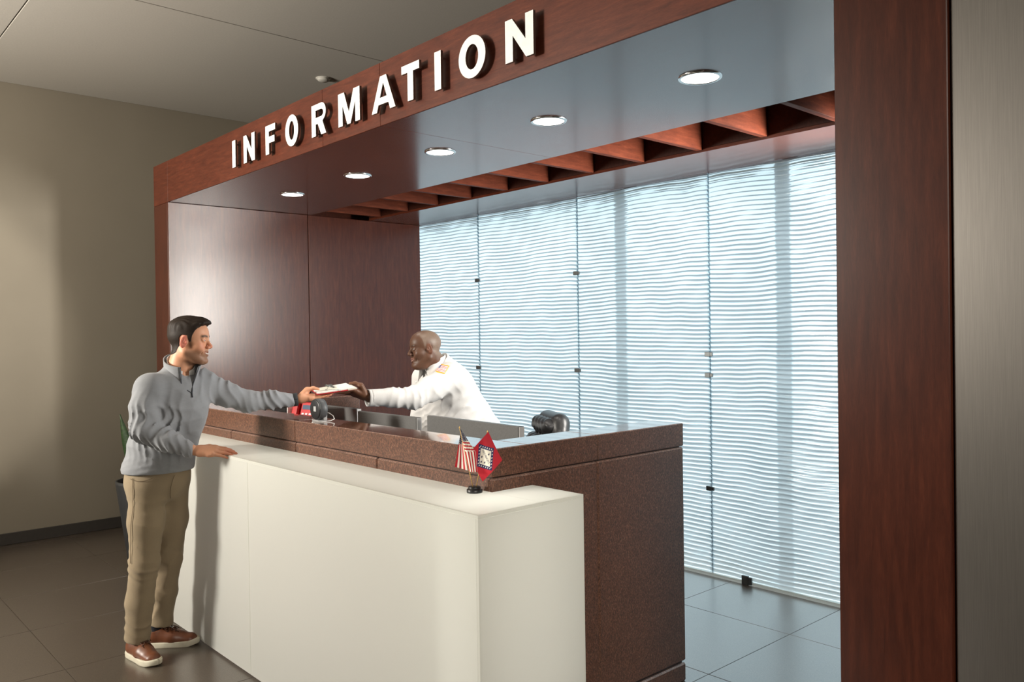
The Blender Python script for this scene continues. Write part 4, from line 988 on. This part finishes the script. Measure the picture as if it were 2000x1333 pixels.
# shoes
def shoe(heel, dr, lab, flip):
    x_ = np.array((dr[0], dr[1], 0.0)); x_ /= np.linalg.norm(x_); B = basis(x_, (0, 0, 1)); c = np.array((heel[0], heel[1], 0.0))
    P = lambda V: np.asarray(V, float) @ B.T + c
    L = 0.285
    xs_ = np.concatenate([np.linspace(0, 0.14, 10)[:-1], np.linspace(0.14, 0.78, 16)[:-1], 0.78+0.22*np.sin(np.linspace(0, math.pi/2, 14))])
    wl = lambda t, s: (0.034+0.012*math.sin(math.pi*min(1, t*1.15)) + 0.010*ss(t, 0.45, 0.75) + (0.004*s*flip)*ss(t, 0.4, 0.7))*math.sqrt(max(0.0, 1-(max(0, t-0.80)/0.20)**2))*math.sqrt(max(0.0, 1-(max(0, 0.12-t)/0.12)**2*0.98))
    outl = [(t*L, wl(t, 1)) for t in xs_] + [(t*L, -wl(t, -1)) for t in xs_[::-1]]
    n = len(outl); V = []; F = []
    prof = [(0.0, 0.985), (0.005, 1.0), (0.024, 1.01), (0.030, 0.985), (0.030, 0.90)]
    for z, k in prof:
        for (px, py) in outl:
            toe = 0.010*ss(px/L, 0.80, 1.0)*(1 if z < 0.01 else 0.7); V.append(P((L/2+(px-L/2)*k, py*k, z+toe)))
    for i in range(len(prof)-1):
        for k in range(n): F.append((i*n+k, i*n+(k+1) % n, (i+1)*n+(k+1) % n, (i+1)*n+k))
    F.append(tuple(range(n))[::-1]); F.append(tuple((len(prof)-1)*n+k for k in range(n)))
    sh = root('shoe', vis.w(c), parent=vis.root)
    vis.add('sole', V, F, MAT['sole'], sh, smooth=True)
    U = Field((-0.02, -0.075, 0.015), (0.31, 0.075, 0.15), 0.0030)
    U.cone((0.050, 0, 0.048), (0.150, 0.002*flip, 0.044), 0.040, 0.046, 0.02, 'u', ((0, 0, 1), 1.0)); U.cone((0.150, 0.002*flip, 0.040), (0.232, 0.004*flip, 0.030), 0.046, 0.040, 0.02, 'u', ((0, 0, 1), 1.25))
    U.cone((0.052, 0, 0.06), (0.058, 0, 0.092), 0.037, 0.036, 0.02); U.cone((0.10, 0, 0.072), (0.19, 0, 0.050), 0.026, 0.024, 0.02)
    U.cut(lambda X, Y, Z: np.maximum(0.027-Z, Z-(0.088+0.25*(X-0.06)*(X > 0.06)))+0*Y)
    U.cone((0.055, 0, 0.085), (0.056, 0, 0.14), 0.026, 0.031, 0.004, 's')
    uv_, uf_ = U.mesh(1); up_ = vis.add('upper', P(uv_), uf_, MAT['shoe'], sh)
    vis.add('tongue', *[(P(a) if i == 0 else a) for i, a in enumerate(strip([[(0.092+0.03*t, y_, 0.098+0.012*(1-t)-0.006*abs(y_)/0.02) for y_ in np.linspace(-0.020, 0.020, 7)] for t in np.linspace(-0.6, 1, 5)], 0.004))], MAT['shoe'], sh)
    top = lambda x: 0.108-0.255*(x-0.105)
    for i, x in enumerate((0.112, 0.130, 0.148, 0.166)):
        z = top(x)
        tube('lace', vis.w(P([(x, -0.024, z-0.012), (x+0.004, -0.012, z+0.001), (x+0.010*(-1)**i, 0.0, z+0.004), (x+0.004, 0.012, z+0.001), (x, 0.024, z-0.012)])), 0.0028, MAT['lace'], sh, 6)
    for s in (-1, 1):
        tube('lace', vis.w(P([(0.108, 0.0, 0.110), (0.104, s*0.018, 0.118), (0.116, s*0.040, 0.104), (0.134, s*0.042, 0.086), (0.132, s*0.026, 0.096), (0.112, s*0.006, 0.111)])), 0.0026, MAT['lace'], sh, 6)
        tube('lace', vis.w(P([(0.110, 0.0, 0.110), (0.130, s*0.014, 0.107), (0.158, s*0.022, 0.094), (0.184, s*0.020, 0.078)])), 0.0018, MAT['lace'], sh, 6)
    Sk = Field((0.0, -0.05, 0.06), (0.12, 0.05, 0.16), 0.004); Sk.cone((0.056, 0, 0.075), (0.05, 0, 0.15), 0.030, 0.034, 0.005); kv, kf = Sk.mesh(1); vis.add('sock', P(kv), kf, MAT['navy'], sh)
shoe((-0.155, 0.045), (0.80, -0.60), 'right', -1)
shoe((-0.120, 0.148), (0.985, 0.10), 'left', 1)

# ------------------------------------------------------------------ the guard
gd = Figure('person', (-4.30, 3.40, 0), 'person in a white uniform shirt with a flag patch, leaning over the desk')
gf_ = np.array((-0.80, -0.60, 0.0)); gl = np.array((0.60, -0.80, 0.0))
S1, E1, W1 = V3(-0.045, -0.205, 1.372), V3(-0.262, -0.395, 1.262), V3(-0.482, -0.545, 1.281)
S2, E2, W2 = V3(-0.250, 0.080, 1.360), V3(-0.270, 0.060, 1.09), V3(-0.33, -0.10, 0.86)
tg = dict(base=lin(80, 55, 41), blush=lin(90, 57, 42), ear=lin(98, 62, 46), lip=lin(128, 84, 72), hair=lin(40, 28, 22), hair2=lin(128, 116, 104), jaw=lin(84, 56, 42), brow_w=0.55)
Bg = basis((-0.90, -0.44, -0.05), (-0.10, -0.02, 1))
gcn = V3(-0.205, -0.200, 1.556)
gh = make_head(Bg, gcn, (-0.120, -0.115, 1.425), tg, 'guard')
GO = np.array((1.522, 1.209, 0.0))
d1 = np.array((-0.86, -0.36, 0.34)); B1 = basis(d1, (0.0, -0.50, -0.80))
H1 = board_pt(0.90, 0.45)-GO-np.array((0, 0, 0.007)) - B1 @ np.array((0.122, -0.030, 0.000))
W1 = (H1 - d1*0.022).astype(np.float32)
Gb = Field((-0.55, -0.60, 0.03), (0.35, 0.30, 1.50), 0.010)
Gb.chain([(0.05, 0.08, 0.94), (0.0, 0.02, 1.15), (-0.09, -0.07, 1.36)], [0.15, 0.16, 0.12], 0.05); Gb.cone((-0.10, -0.08, 1.36), (-0.13, -0.12, 1.46), 0.07, 0.066, 0.03)
Gb.chain([S1, E1, W1], [0.055, 0.045, 0.031], 0.03); Gb.chain([S2, E2, W2], [0.055, 0.045, 0.031], 0.03)
Gb.chain([(0.02, 0.16, 0.92), (0.05, 0.16, 0.5), (0.08, 0.15, 0.07)], [0.085, 0.06, 0.042], 0.03); Gb.chain([(0.12, -0.02, 0.92), (0.14, 0.0, 0.5), (0.16, 0.0, 0.07)], [0.085, 0.06, 0.042], 0.03)
gv, gf2 = Gb.mesh(1)
g1 = put(make_hand(-1, [(-24, 2, 2), (-24, 3, 3), (-20, 6, 4), (-14, 10, 8)], 0.02, [(0.022, 0.026, -0.014), (0.052, 0.042, -0.036), (0.086, 0.034, -0.046), (0.114, 0.022, -0.040)]), B1, H1, lin(98, 66, 48), lin(150, 105, 82))
B2 = basis((-0.5, -0.6, -0.5), (-0.5, -0.4, 0.75))
g2 = put(make_hand(1, [(5, 10, 8)]*4, 0.03), B2, W2+V3(-0.01, -0.02, -0.02), lin(98, 66, 48))
mv, mf, mc = merge([gh['skin'], (gv.astype(np.float32), gf2, np.tile(tg['base'], (len(gv), 1))), g1, g2])
gbody = gd.add('body', mv, mf, MAT['skin_dark']); colour(gbody, mc)
for P, Fc, ix in gh['eyes']: gd.add('eye', P, Fc, [MAT['eye_white'], MAT['iris']], gbody, ix)
Gs = Field((-0.54, -0.62, 0.93), (0.34, 0.28, 1.56), 0.0052)
GR = np.stack([gf_, gl, (0, 0, 1)], 1)
# torso leans forward: stacked ellipsoids in chest axes
def gslab(c, r, k=0.07): Gs.ell(c, r, k, 'u', GR)
gslab((-0.010, 0.040, 1.00), (0.262, 0.225, 0.13)); gslab((0.085, 0.070, 1.02), (0.175, 0.190, 0.11)); gslab((-0.020, 0.015, 1.13), (0.220, 0.215, 0.15)); gslab((-0.065, -0.030, 1.25), (0.185, 0.215, 0.14)); gslab((-0.085, -0.060, 1.35), (0.140, 0.215, 0.10))
Gs.cone(S1+V3(0.0, 0.02, 0.0), S2+V3(0.03, -0.02, 0.0), 0.082, 0.078, 0.06); Gs.cone((-0.09, -0.07, 1.38), (-0.125, -0.118, 1.465), 0.115, 0.080, 0.06)
Gs.chain([S1, V3(-0.155, -0.305, 1.315), E1, V3(-0.375, -0.475, 1.272), W1+V3(0.012, 0.006, 0)], [0.088, 0.078, 0.068, 0.056, 0.050], 0.035)
Gs.chain([S2, E2, V3(-0.31, -0.04, 0.95)], [0.080, 0.066, 0.055], 0.03)
Gs.disp(folds(E1, (-0.80, -0.58, 0.05), 0.055, 0.0055, 0.05, 0.14, 0.30)); Gs.disp(folds(S1, (-0.6, -0.55, -0.6), 0.07, 0.0035, 0.12, 0.12, 0.25))
Gs.disp(folds((-0.02, -0.18, 1.18), (-0.45, 0.1, 1.0), 0.060, 0.0042, -0.02, 0.12, 0.22)); Gs.disp(folds((0.08, -0.10, 1.10), (-0.5, 0.0, 1.0), 0.075, 0.0060, 0.0, 0.12, 0.25)); Gs.disp(folds((-0.2, -0.1, 1.10), (0.2, 0.0, 1.0), 0.05, 0.006, 0.0, 0.10, 0.25))
Gs.cut(lambda X, Y, Z: 0.955-Z+0*X+0*Y); Gs.cut(endcut(W1+V3(0.004, 0.003, 0), W1-E1))
gn = V3(-0.142, -0.132, 1.452)
Gs.cone(gn+V3(0.0, 0, -0.02), gn+V3(-0.03, -0.02, 0.13), 0.074, 0.092, 0.006, 's')
Gs.cone(gn+np.array(gf_)*0.11+V3(0, 0, -0.10), gn+np.array(gf_)*0.06, 0.004, 0.040, 0.004, 's')
xv, xf_ = largest(*Gs.mesh(3)); gshirt = gd.add('shirt', xv, xf_, MAT['shirt_white'])
Gu = Field((-0.30, -0.34, 1.20), (0.05, 0.08, 1.50), 0.006); Gu.ell((-0.085, -0.060, 1.35), (0.128, 0.19, 0.09), 0.05, 'u', GR); Gu.cone((-0.09, -0.07, 1.38), gn+V3(-0.01, -0.01, 0), 0.105, 0.068, 0.05)
Gu.cone(gn+V3(0.0, 0, -0.03), gn+V3(-0.02, -0.02, 0.10), 0.060, 0.075, 0.004, 's'); gd.add('undershirt', *largest(*Gu.mesh(1)), MAT['shirt_white'], gshirt)
# shirt collar with two points
for s in (-1, 1):
    rows = []
    for t_ in np.linspace(0, 1, 6):
        row = []
        for a in np.linspace(0, 150, 22):
            ar = math.radians(a); pt = (a/150)**4
            rad_ = 0.078+0.010*t_
            p = gn + gf_*(-math.cos(ar)*rad_+0.008) + gl*(s*math.sin(ar)*rad_)
            zz = 0.072*(1-t_)**0.8 - 0.012*t_ - 0.050*(1-math.cos(ar))/2 - 0.045*pt*t_
            row.append(p+gf_*0.020*pt*t_+gl*s*0.016*pt*t_+np.array((-0.015*(1-t_), -0.010*(1-t_), zz)))
        rows.append(row)
    V_, F_ = strip(rows, 0.004); gd.add('collar', V_, F_, MAT['shirt_white'], gshirt)
# cuff
rows = []; u_ = (W1-E1)/np.linalg.norm(W1-E1); a_ = np.cross(u_, (0, 0, 1)); a_ /= np.linalg.norm(a_); b_ = np.cross(a_, u_)
for t_ in (-0.060, -0.030, 0.0, 0.010): rows.append([W1+u_*t_+V3(0, 0, -0.002)+(a_*math.cos(q)*0.046+b_*math.sin(q)*0.049) for q in np.linspace(0, 2*math.pi, 29)])
V_, F_ = strip(rows, 0.005); gd.add('cuff', V_, F_, MAT['shirt_white'], gshirt)
gt = Field((-0.14, -0.20, 0.02), (0.34, 0.34, 1.06), 0.009)
gt.ell((0.05, 0.075, 0.96), (0.185, 0.195, 0.13), 0.05, 'u', GR); gt.chain([(0.02, 0.16, 0.90), (0.05, 0.16, 0.5), (0.08, 0.15, 0.04)], [0.11, 0.085, 0.075], 0.04); gt.chain([(0.12, -0.02, 0.90), (0.14, 0.0, 0.5), (0.16, 0.0, 0.04)], [0.11, 0.085, 0.075], 0.04)
gt.cut(lambda X, Y, Z: np.maximum(0.03-Z, Z-1.02)+0*X+0*Y); gd.add('trousers', *gt.mesh(1), MAT['navy'])
for c_ in ((0.02, 0.10), (0.10, -0.05)):
    q = Field((-0.32, -0.25, -0.005), (0.25, 0.25, 0.12), 0.006); q.cone((c_[0]+0.02, c_[1]+0.02, 0.04), (c_[0]-0.14, c_[1]-0.10, 0.03), 0.045, 0.042, 0.01); q.cut(lambda X, Y, Z: -Z+0*X+0*Y); gd.add('shoe', *q.mesh(1), MAT['black'])
# flag patch on the left shoulder, laid on the sleeve
def patch():
    n1, n2 = 66, 44
    tl, tr_, bl, br = [np.array(p) for p in ((-0.133, 1.467), (-0.050, 1.452), (-0.155, 1.421), (-0.076, 1.404))]
    bv_ = BVHTree.FromPolygons([Vector(v) for v in xv.tolist()], [tuple(f) for f in xf_.tolist()])
    P = np.zeros((n2, n1, 3)); 
    for j in range(n2):
        for i in range(n1):
            u, v = i/(n1-1), j/(n2-1); q = (tl*(1-u)+tr_*u)*(1-v)+(bl*(1-u)+br*u)*v
            h_ = bv_.ray_cast(Vector((q[0], -0.60, q[1]+0.0)), Vector((0, 1, 0)))
            y_ = h_[0].y if h_[0] is not None else -0.25
            P[j, i] = (q[0], y_-0.0030, q[1])
    k = np.ones(7)/7
    for _ in range(1):
        Y_ = np.pad(P[:, :, 1], 3, mode='edge'); Y_ = np.apply_along_axis(lambda m: np.convolve(m, k, 'valid'), 0, Y_); P[:, :, 1] = np.apply_along_axis(lambda m: np.convolve(m, k, 'valid'), 1, Y_)
    P[:, :, 1] -= 0.0015
    V, F = strip(P.tolist(), 0.0016)
    C = np.zeros((n2, n1, 3), np.float32)
    gold, red, wht, blu = lin(240, 178, 40), lin(190, 40, 45), lin(235, 230, 225), lin(60, 62, 115)
    for j in range(n2):
        for i in range(n1):
            u, v = i/(n1-1), j/(n2-1)
            if u < 0.045 or u > 0.955 or v < 0.07 or v > 0.93: c = gold
            else:
                uu, vv = (u-0.045)/0.91, (v-0.07)/0.86; c = red if int(vv*13) % 2 == 0 else wht
                if uu < 0.42 and vv < 7/13:
                    c = blu
                    if (int(uu*22)+int(vv*14)) % 2 == 0 and (uu*22) % 1 < 0.6 and (vv*14) % 1 < 0.6: c = lin(170, 170, 195)
            C[j, i] = c
    o = gd.add('flag_patch', V, F, MAT['print'], gshirt); colour(o, np.concatenate([C.reshape(-1, 3)]*2))
def print_mat():
    t = NT('printed_cloth'); a = t.node('ShaderNodeAttribute', attribute_name='tone'); n = t.noise(t.mapping(), 500, 2)
    c = t.mix(0.2, a.outputs['Color'], t.ramp(n, [(0.3, (0.85, 0.85, 0.85, 1)), (0.7, (1.1, 1.1, 1.1, 1))]), 'MULTIPLY'); t.set(**{'Base Color': c, 'Roughness': 0.7}); return t.m
MAT['print'] = print_mat(); patch()
for i, q in enumerate(((-0.262, 1.352), (-0.285, 1.30))):
    p = np.array((q[0], -0.262+0.03*i, q[1])); gd.add('button', *Field(p-0.008, p+0.008, 0.0015).ell(p, (0.005, 0.003, 0.005), 0.001).mesh(1), MAT['white_plastic'], gshirt)
# ------------------------------------------------------------------ clipboard passed between the two
RM = vis.R; OM = vis.o
def bil(A, B, C, D, u, v): return (1-v)*((1-u)*A+u*B)+v*((1-u)*C+u*D)
cA, cB, cC, cD = V3(0.760, 0.42, 1.3215), V3(0.966, 0.50, 1.3455), V3(0.683, 0.62, 1.333), V3(0.868, 0.72, 1.360)
cn = np.cross(cB-cA, cC-cA); cn /= np.linalg.norm(cn)
cb = root('clipboard', vis.w((cA+cB+cC+cD)/4), 'red clipboard with white paper held between the two people', 'clipboard')
def sheet(name, u0, u1, v0, v1, h0, h1, mat, parent=cb):
    q = [bil(cA, cB, cC, cD, u, v) for u, v in ((u0, v0), (u1, v0), (u1, v1), (u0, v1))]
    V = [p+cn*h0 for p in q]+[p+cn*h1 for p in q]
    return mesh(name, vis.w(np.array(V)), [(3, 2, 1, 0), (4, 5, 6, 7), (0, 1, 5, 4), (1, 2, 6, 5), (2, 3, 7, 6), (3, 0, 4, 7)], mat, parent)
paper = plain('white_paper', (0.76, 0.75, 0.70), 0.7); cream = plain('cream_paper', (0.66, 0.63, 0.53), 0.7)
sheet('board', 0, 1, 0, 1, -0.006, -0.0005, MAT['red_plastic'])
sheet('paper_stack', 0.02, 0.995, 0.02, 0.99, 0, 0.005, paper); sheet('paper_sheet', 0.12, 0.62, 0.25, 0.98, 0.0053, 0.0058, cream); sheet('paper_sheet', 0.60, 0.985, 0.30, 0.985, 0.0053, 0.0066, paper)
sheet('paper_edge', 0.80, 1.03, -0.012, 0.60, -0.004, 0.0045, cream)
sheet('clip', 0.42, 0.56, 0.80, 0.97, 0.006, 0.016, MAT['clip'])
pt = lambda u, v, h: vis.w(bil(cA, cB, cC, cD, u, v)+cn*h)
tube('cord', [pt(0.36, 0.50, 0.007), pt(0.26, 0.30, 0.009), pt(0.30, 0.20, 0.007), pt(0.42, 0.22, 0.008), pt(0.52, 0.05, 0.008), pt(0.60, -0.012, 0.004), pt(0.605, -0.014, -0.006)], 0.0012, MAT['clip'], cb, 6)
pn = root('pen', pt(0.45, 0.62, 0.010), 'dark pen lying on the paper of the clipboard', 'pen')
tube('barrel', [pt(0.36, 0.78, 0.020), pt(0.52, 0.50, 0.011)], 0.0042, MAT['clip'], pn, 10); tube('tip', [pt(0.52, 0.50, 0.011), pt(0.545, 0.455, 0.0095)], [0.0038, 0.001], MAT['black'], pn, 10)
tube('pocket_clip', [pt(0.36, 0.78, 0.0258), pt(0.43, 0.66, 0.0218)], 0.0012, MAT['chrome'], pn, 6)

# ------------------------------------------------------------------ pair of table flags
FB = np.array((-2.398, 1.958, ZW)); RV = np.array((math.cos(YAW), math.sin(YAW), 0)); DV = np.array((-math.sin(YAW), math.cos(YAW), 0)); ZV = np.array((0, 0, 1.0))
K = 0.000214
def fp(cx, cy, d=0.0): return FB + RV*((cx-510)*K) + ZV*((1205-cy)*K) + DV*d
tf = root('flag_stand', FB, 'black round stand with two gold sticks carrying a pair of small flags', 'flag stand')
T = Matrix.Translation(FB.tolist())
lathe('base', [(0.0295, 0.0), (0.0300, 0.004), (0.0300, 0.012), (0.0275, 0.0135), (0.0235, 0.0140), (0.0235, 0.0205), (0.0215, 0.023), (0.0, 0.023)], MAT['black'], tf, 40, T)
tube('stick', [fp(478, 1100, 0.0), fp(265, 72, -0.004)], 0.0017, MAT['brass'], tf); tube('stick', [fp(540, 1100, 0.006), fp(747, 165, 0.026)], 0.0017, MAT['brass'], tf)
for q in (fp(265, 68, -0.004), fp(748, 160, 0.026)): lathe('finial', [(0.0, 0.006), (0.0014, 0.005), (0.0026, 0.0), (0.0014, -0.004), (0.0, -0.005)], MAT['brass'], tf, 12, Matrix.Translation(q.tolist()))
FONT = {'A': '01110 10001 10001 11111 10001 10001 10001', 'R': '11110 10001 10001 11110 10100 10010 10001', 'K': '10001 10010 10100 11000 10100 10010 10001', 'N': '10001 11001 11001 10101 10011 10011 10001', 'S': '01111 10000 10000 01110 00001 00001 11110'}
def star(px, py, cx, cy, r):
    dx, dy = px-cx, py-cy; a = math.atan2(dx, dy); rr = math.hypot(dx, dy)
    m = (a/(2*math.pi/5)) % 1; m = abs(m-0.5)*2
    return rr < r*(0.42+0.58*m**1.6)
def ark(u, v):
    """u hoist to fly, v bottom to top, both -1..1; returns colour"""
    red, blu, wht = lin(186, 22, 42), lin(22, 36, 92), lin(236, 232, 218)
    x, y = u*0.96, v*1.0
    dmt = abs(u)/0.93+abs(v)/0.86
    if dmt > 1: return red
    if dmt > 0.70:
        # white stars along the band
        s = 0.85
        for k in range(6):
            t_ = (k+0.5)/6
            for sx in (-1, 1):
                for sy in (-1, 1):
                    if star(u*1.5, v, sx*0.93*s*(1-t_)*1.5, sy*0.86*s*t_, 0.075): return wht
        return blu
    cu, cv = (u+0.46)/0.92, (v-0.065+0.085)/0.17
    if 0 <= cu < 1 and 0 <= cv < 1:
        col = cu*47; ch, cc = int(col//6), int(col % 6)
        if cc < 5 and ch < 8 and FONT['ARKANSAS'[ch]].split()[min(6, int((1-cv)*7))][cc] == '1': return blu*0.5
    for cx, cy in ((0.02, 0.34), (-0.20, -0.22), (0.20, -0.22), (0.0, -0.42)):
        if star(u*1.5, v, cx*1.5, cy, 0.11): return blu*0.5
    return wht
def flag(name, n1, n2, pos, col, lab):
    P = [[pos(i/(n1-1), j/(n2-1)) for i in range(n1)] for j in range(n2)]
    C = np.array([[col(i/(n1-1), j/(n2-1)) for i in range(n1)] for j in range(n2)], np.float32).reshape(-1, 3)
    V, F = strip(P, 0.0005); o = mesh(name, V, F, MAT['print'], tf, True); colour(o, np.concatenate([C, C])); o['label'] = lab; return o
Uv, Vv, Cc = np.array((120., 247.)), np.array((175., -187.)), np.array((727., 583.))
def apos(s, t):
    u, v = s*2-1, t*2-1
    q = Cc + Uv*u + Vv*v
    bend = 0.010*math.sin(1.6*u+0.5) - 0.012*v*v + 0.004*math.sin(4*v+u)
    q = q + np.array((0, 12*math.sin(math.pi*s)*t))
    return fp(q[0]-18, q[1], -0.008-bend)
flag('state_flag', 190, 150, apos, lambda s, t: ark(s*2-1, t*2-1), 'red flag with a white diamond bordered by blue')
red, wht, blu = lin(178, 24, 40), lin(232, 226, 214), lin(34, 38, 74)
def us_front(s, t):     # s across, t down: canton, slanting stripes, upright stripes
    L = np.array((275+t*145*1.0, 85+t*740.)); 
    if t < 0.30: R = np.array((285+ (t/0.30)*130, 88+t/0.30*205.))
    elif t < 0.56: R = np.array((415+(t-0.30)/0.26*125, 293+(t-0.30)/0.26*200.))
    else: R = np.array((540+(t-0.56)/0.44*25, 493+(t-0.56)/0.44*345.))
    q = L*(1-s)+R*s
    return fp(q[0], q[1], -0.006-0.012*math.sin(math.pi*s)*(0.3+t)-0.003*math.sin(9*s))
def us_fc(s, t):
    if t < 0.30:
        g = (s*6) % 1, (t/0.30*7+0.5*int(s*6)) % 1; return wht if abs(g[0]-0.5) < 0.22 and abs(g[1]-0.5) < 0.2 else blu
    if t < 0.53: return red if int((t-0.30-0.03*s)/0.23*6+1) % 2 else wht
    return red if int(s*7.2) % 2 == 0 else wht
flag('national_flag', 80, 130, us_front, us_fc, 'striped flag with stars, hanging in folds')
def us_back(s, t):
    L = np.array((272-t*105, 195+t*565.)); R = np.array((300+t*95, 150+t*670.)); q = L*(1-s)+R*s
    return fp(q[0], q[1], 0.004+0.006*math.sin(math.pi*s*1.5))
def us_bc(s, t):
    if t < 0.30:
        g = (s*4) % 1, (t/0.30*5+0.5*int(s*4)) % 1; return wht if abs(g[0]-0.5) < 0.2 and abs(g[1]-0.5) < 0.2 else blu
    return red if int(s*6) % 2 == 0 else wht
flag('national_flag_fold', 50, 90, us_back, us_bc, 'striped rear fold of the starred flag')

# ------------------------------------------------------------------ office chair
chc = np.array((-3.725, 3.55, 0.0))
def cw(p): return chc + RV*p[0] + DV*p[1] + ZV*p[2]
cf, cl = np.array((-0.97, -0.24, 0)), np.array((0.24, -0.97, 0))
def cfield(lo, hi, h): return Field(lo, hi, h)
RC = np.stack([cf, cl, (0, 0, 1)], 1)
def cpart(name, build, mat, lo=(-0.45, -0.45, 0.3), hi=(0.45, 0.45, 1.25), h=0.008, sm=1):
    q = Field(lo, hi, h); build(q); v, f = q.mesh(sm); return mesh(name, np.array([cw(p) for p in v]), f, mat, oc, True)
ax_ = lambda f_, l_, z: cf*f_+cl*l_+np.array((0, 0, z))
def b_shell(q):
    q.cone(ax_(-0.11, -0.13, 1.095), ax_(-0.11, 0.13, 1.095), 0.062, 0.062, 0.05)
    for z in (0.98, 0.85, 0.70): q.cone(ax_(-0.10+0.06*(1.095-z), -0.19, z), ax_(-0.10+0.06*(1.095-z), 0.19, z), 0.062, 0.062, 0.09)
def b_pads(q):
    q.cone(ax_(-0.050, -0.12, 1.075), ax_(-0.050, 0.12, 1.075), 0.052, 0.052, 0.02); q.cone(ax_(-0.030, -0.17, 0.955), ax_(-0.030, 0.17, 0.955), 0.062, 0.062, 0.012); q.cone(ax_(-0.020, -0.18, 0.825), ax_(-0.020, 0.18, 0.825), 0.064, 0.064, 0.012); q.cone(ax_(-0.010, -0.18, 0.69), ax_(-0.010, 0.18, 0.69), 0.066, 0.066, 0.012)
    q.disp(lambda X, Y, Z: 0.0035*np.sin((X*cl[0]+Y*cl[1])*95+3*np.sin(Z*40))*np.ones_like(Z))
cpart('back_shell', b_shell, MAT['leather']); cpart('back_cushion', b_pads, MAT['leather'], sm=1)
def b_seat(q):
    for f_ in (-0.02, 0.10, 0.22, 0.34): q.cone(ax_(f_, -0.20, 0.50), ax_(f_, 0.20, 0.50), 0.055, 0.055, 0.06)
cpart('seat', b_seat, MAT['leather'], (-0.65, -0.55, 0.38), (0.35, 0.45, 0.62))
tube('gas_post', [cw(ax_(0.15, 0, 0.10)), cw(ax_(0.15, 0, 0.46))], 0.028, MAT['black'], oc, 14)
for s in (-1, 1): tube('armrest', [cw(ax_(-0.05, s*0.26, 0.50)), cw(ax_(-0.06, s*0.27, 0.70)), cw(ax_(0.08, s*0.27, 0.72)), cw(ax_(0.22, s*0.27, 0.70))], 0.024, MAT['black'], oc, 10)
for k in range(5):
    a = k*1.2566; e_ = ax_(0.15, 0, 0)+np.array((0.28*math.cos(a), 0.28*math.sin(a), 0.065))
    tube('base_leg', [cw(ax_(0.15, 0, 0.11)), cw(e_)], [0.024, 0.016], MAT['black'], oc, 10)
    tube('caster', [cw(e_+np.array((-0.02, 0, -0.038))), cw(e_+np.array((0.02, 0, -0.038)))], 0.026, MAT['black'], oc, 14)

# ------------------------------------------------------------------ planter with a sword-leaved plant, half hidden behind the visitor
pc = np.array((-6.428, 2.078, 0.0))
po = root('planter', pc, 'tall dark grey tapered planter behind the visitor by the wall', 'planter')
lathe('pot', [(0.128, 0.0), (0.132, 0.01), (0.205, 0.575), (0.207, 0.60), (0.190, 0.60), (0.186, 0.56), (0.0, 0.555)], plain('charcoal_planter', (0.028, 0.029, 0.030), 0.55), po, 48, Matrix.Translation(pc.tolist()))
lathe('soil', [(0.188, 0.556), (0.10, 0.566), (0.0, 0.570)], plain('soil', (0.03, 0.02, 0.014), 0.95), po, 32, Matrix.Translation(pc.tolist()))
def leaf_mat():
    t = NT('dark_green_leaf'); n = t.noise(t.mapping((1, 1, 6)), 30, 3); t.set(**{'Base Color': t.ramp(n, [(0.35, (0.012, 0.030, 0.010, 1)), (0.65, (0.035, 0.075, 0.022, 1))]), 'Roughness': 0.45}); return t.m
MAT['leaf'] = leaf_mat()
sp_ = root('snake_plant', pc+np.array((0, 0, 0.565)), 'dark green sword-leaved plant in the tall grey planter', 'plant')
leaves = [(-0.105, 0.02, -0.195, 0.02, 1.085), (-0.02, 0.03, -0.05, 0.07, 1.06), (0.04, -0.02, 0.06, -0.06, 1.05), (0.08, 0.05, 0.15, 0.08, 0.97), (0.0, -0.05, 0.02, -0.09, 1.02), (-0.04, -0.03, -0.06, -0.06, 0.98)]
for r0, d0, r1, d1_, zt in leaves:
    rows = []
    for t_ in np.linspace(0, 1, 14):
        c_ = RV*(r0+(r1-r0)*t_**1.4)+DV*(d0+(d1_-d0)*t_)+ZV*(0.56+(zt-0.56)*t_); wd_ = 0.030*(0.55+0.9*math.sin(math.pi*min(1, t_*0.9+0.08)))*(1-t_**5)+0.0008
        sd_ = RV*math.cos(0.5+r0*9+t_*0.5)+DV*math.sin(0.5+r0*9+t_*0.5)
        rows.append([pc+c_+sd_*wd_*s+np.array((0, 0, 0))-np.cross(sd_, ZV)*0.006*abs(s) for s in (-1, -0.5, 0, 0.5, 1)])
    V, F = strip(rows, 0.003); mesh('leaf', V, F, MAT['leaf'], sp_, True)
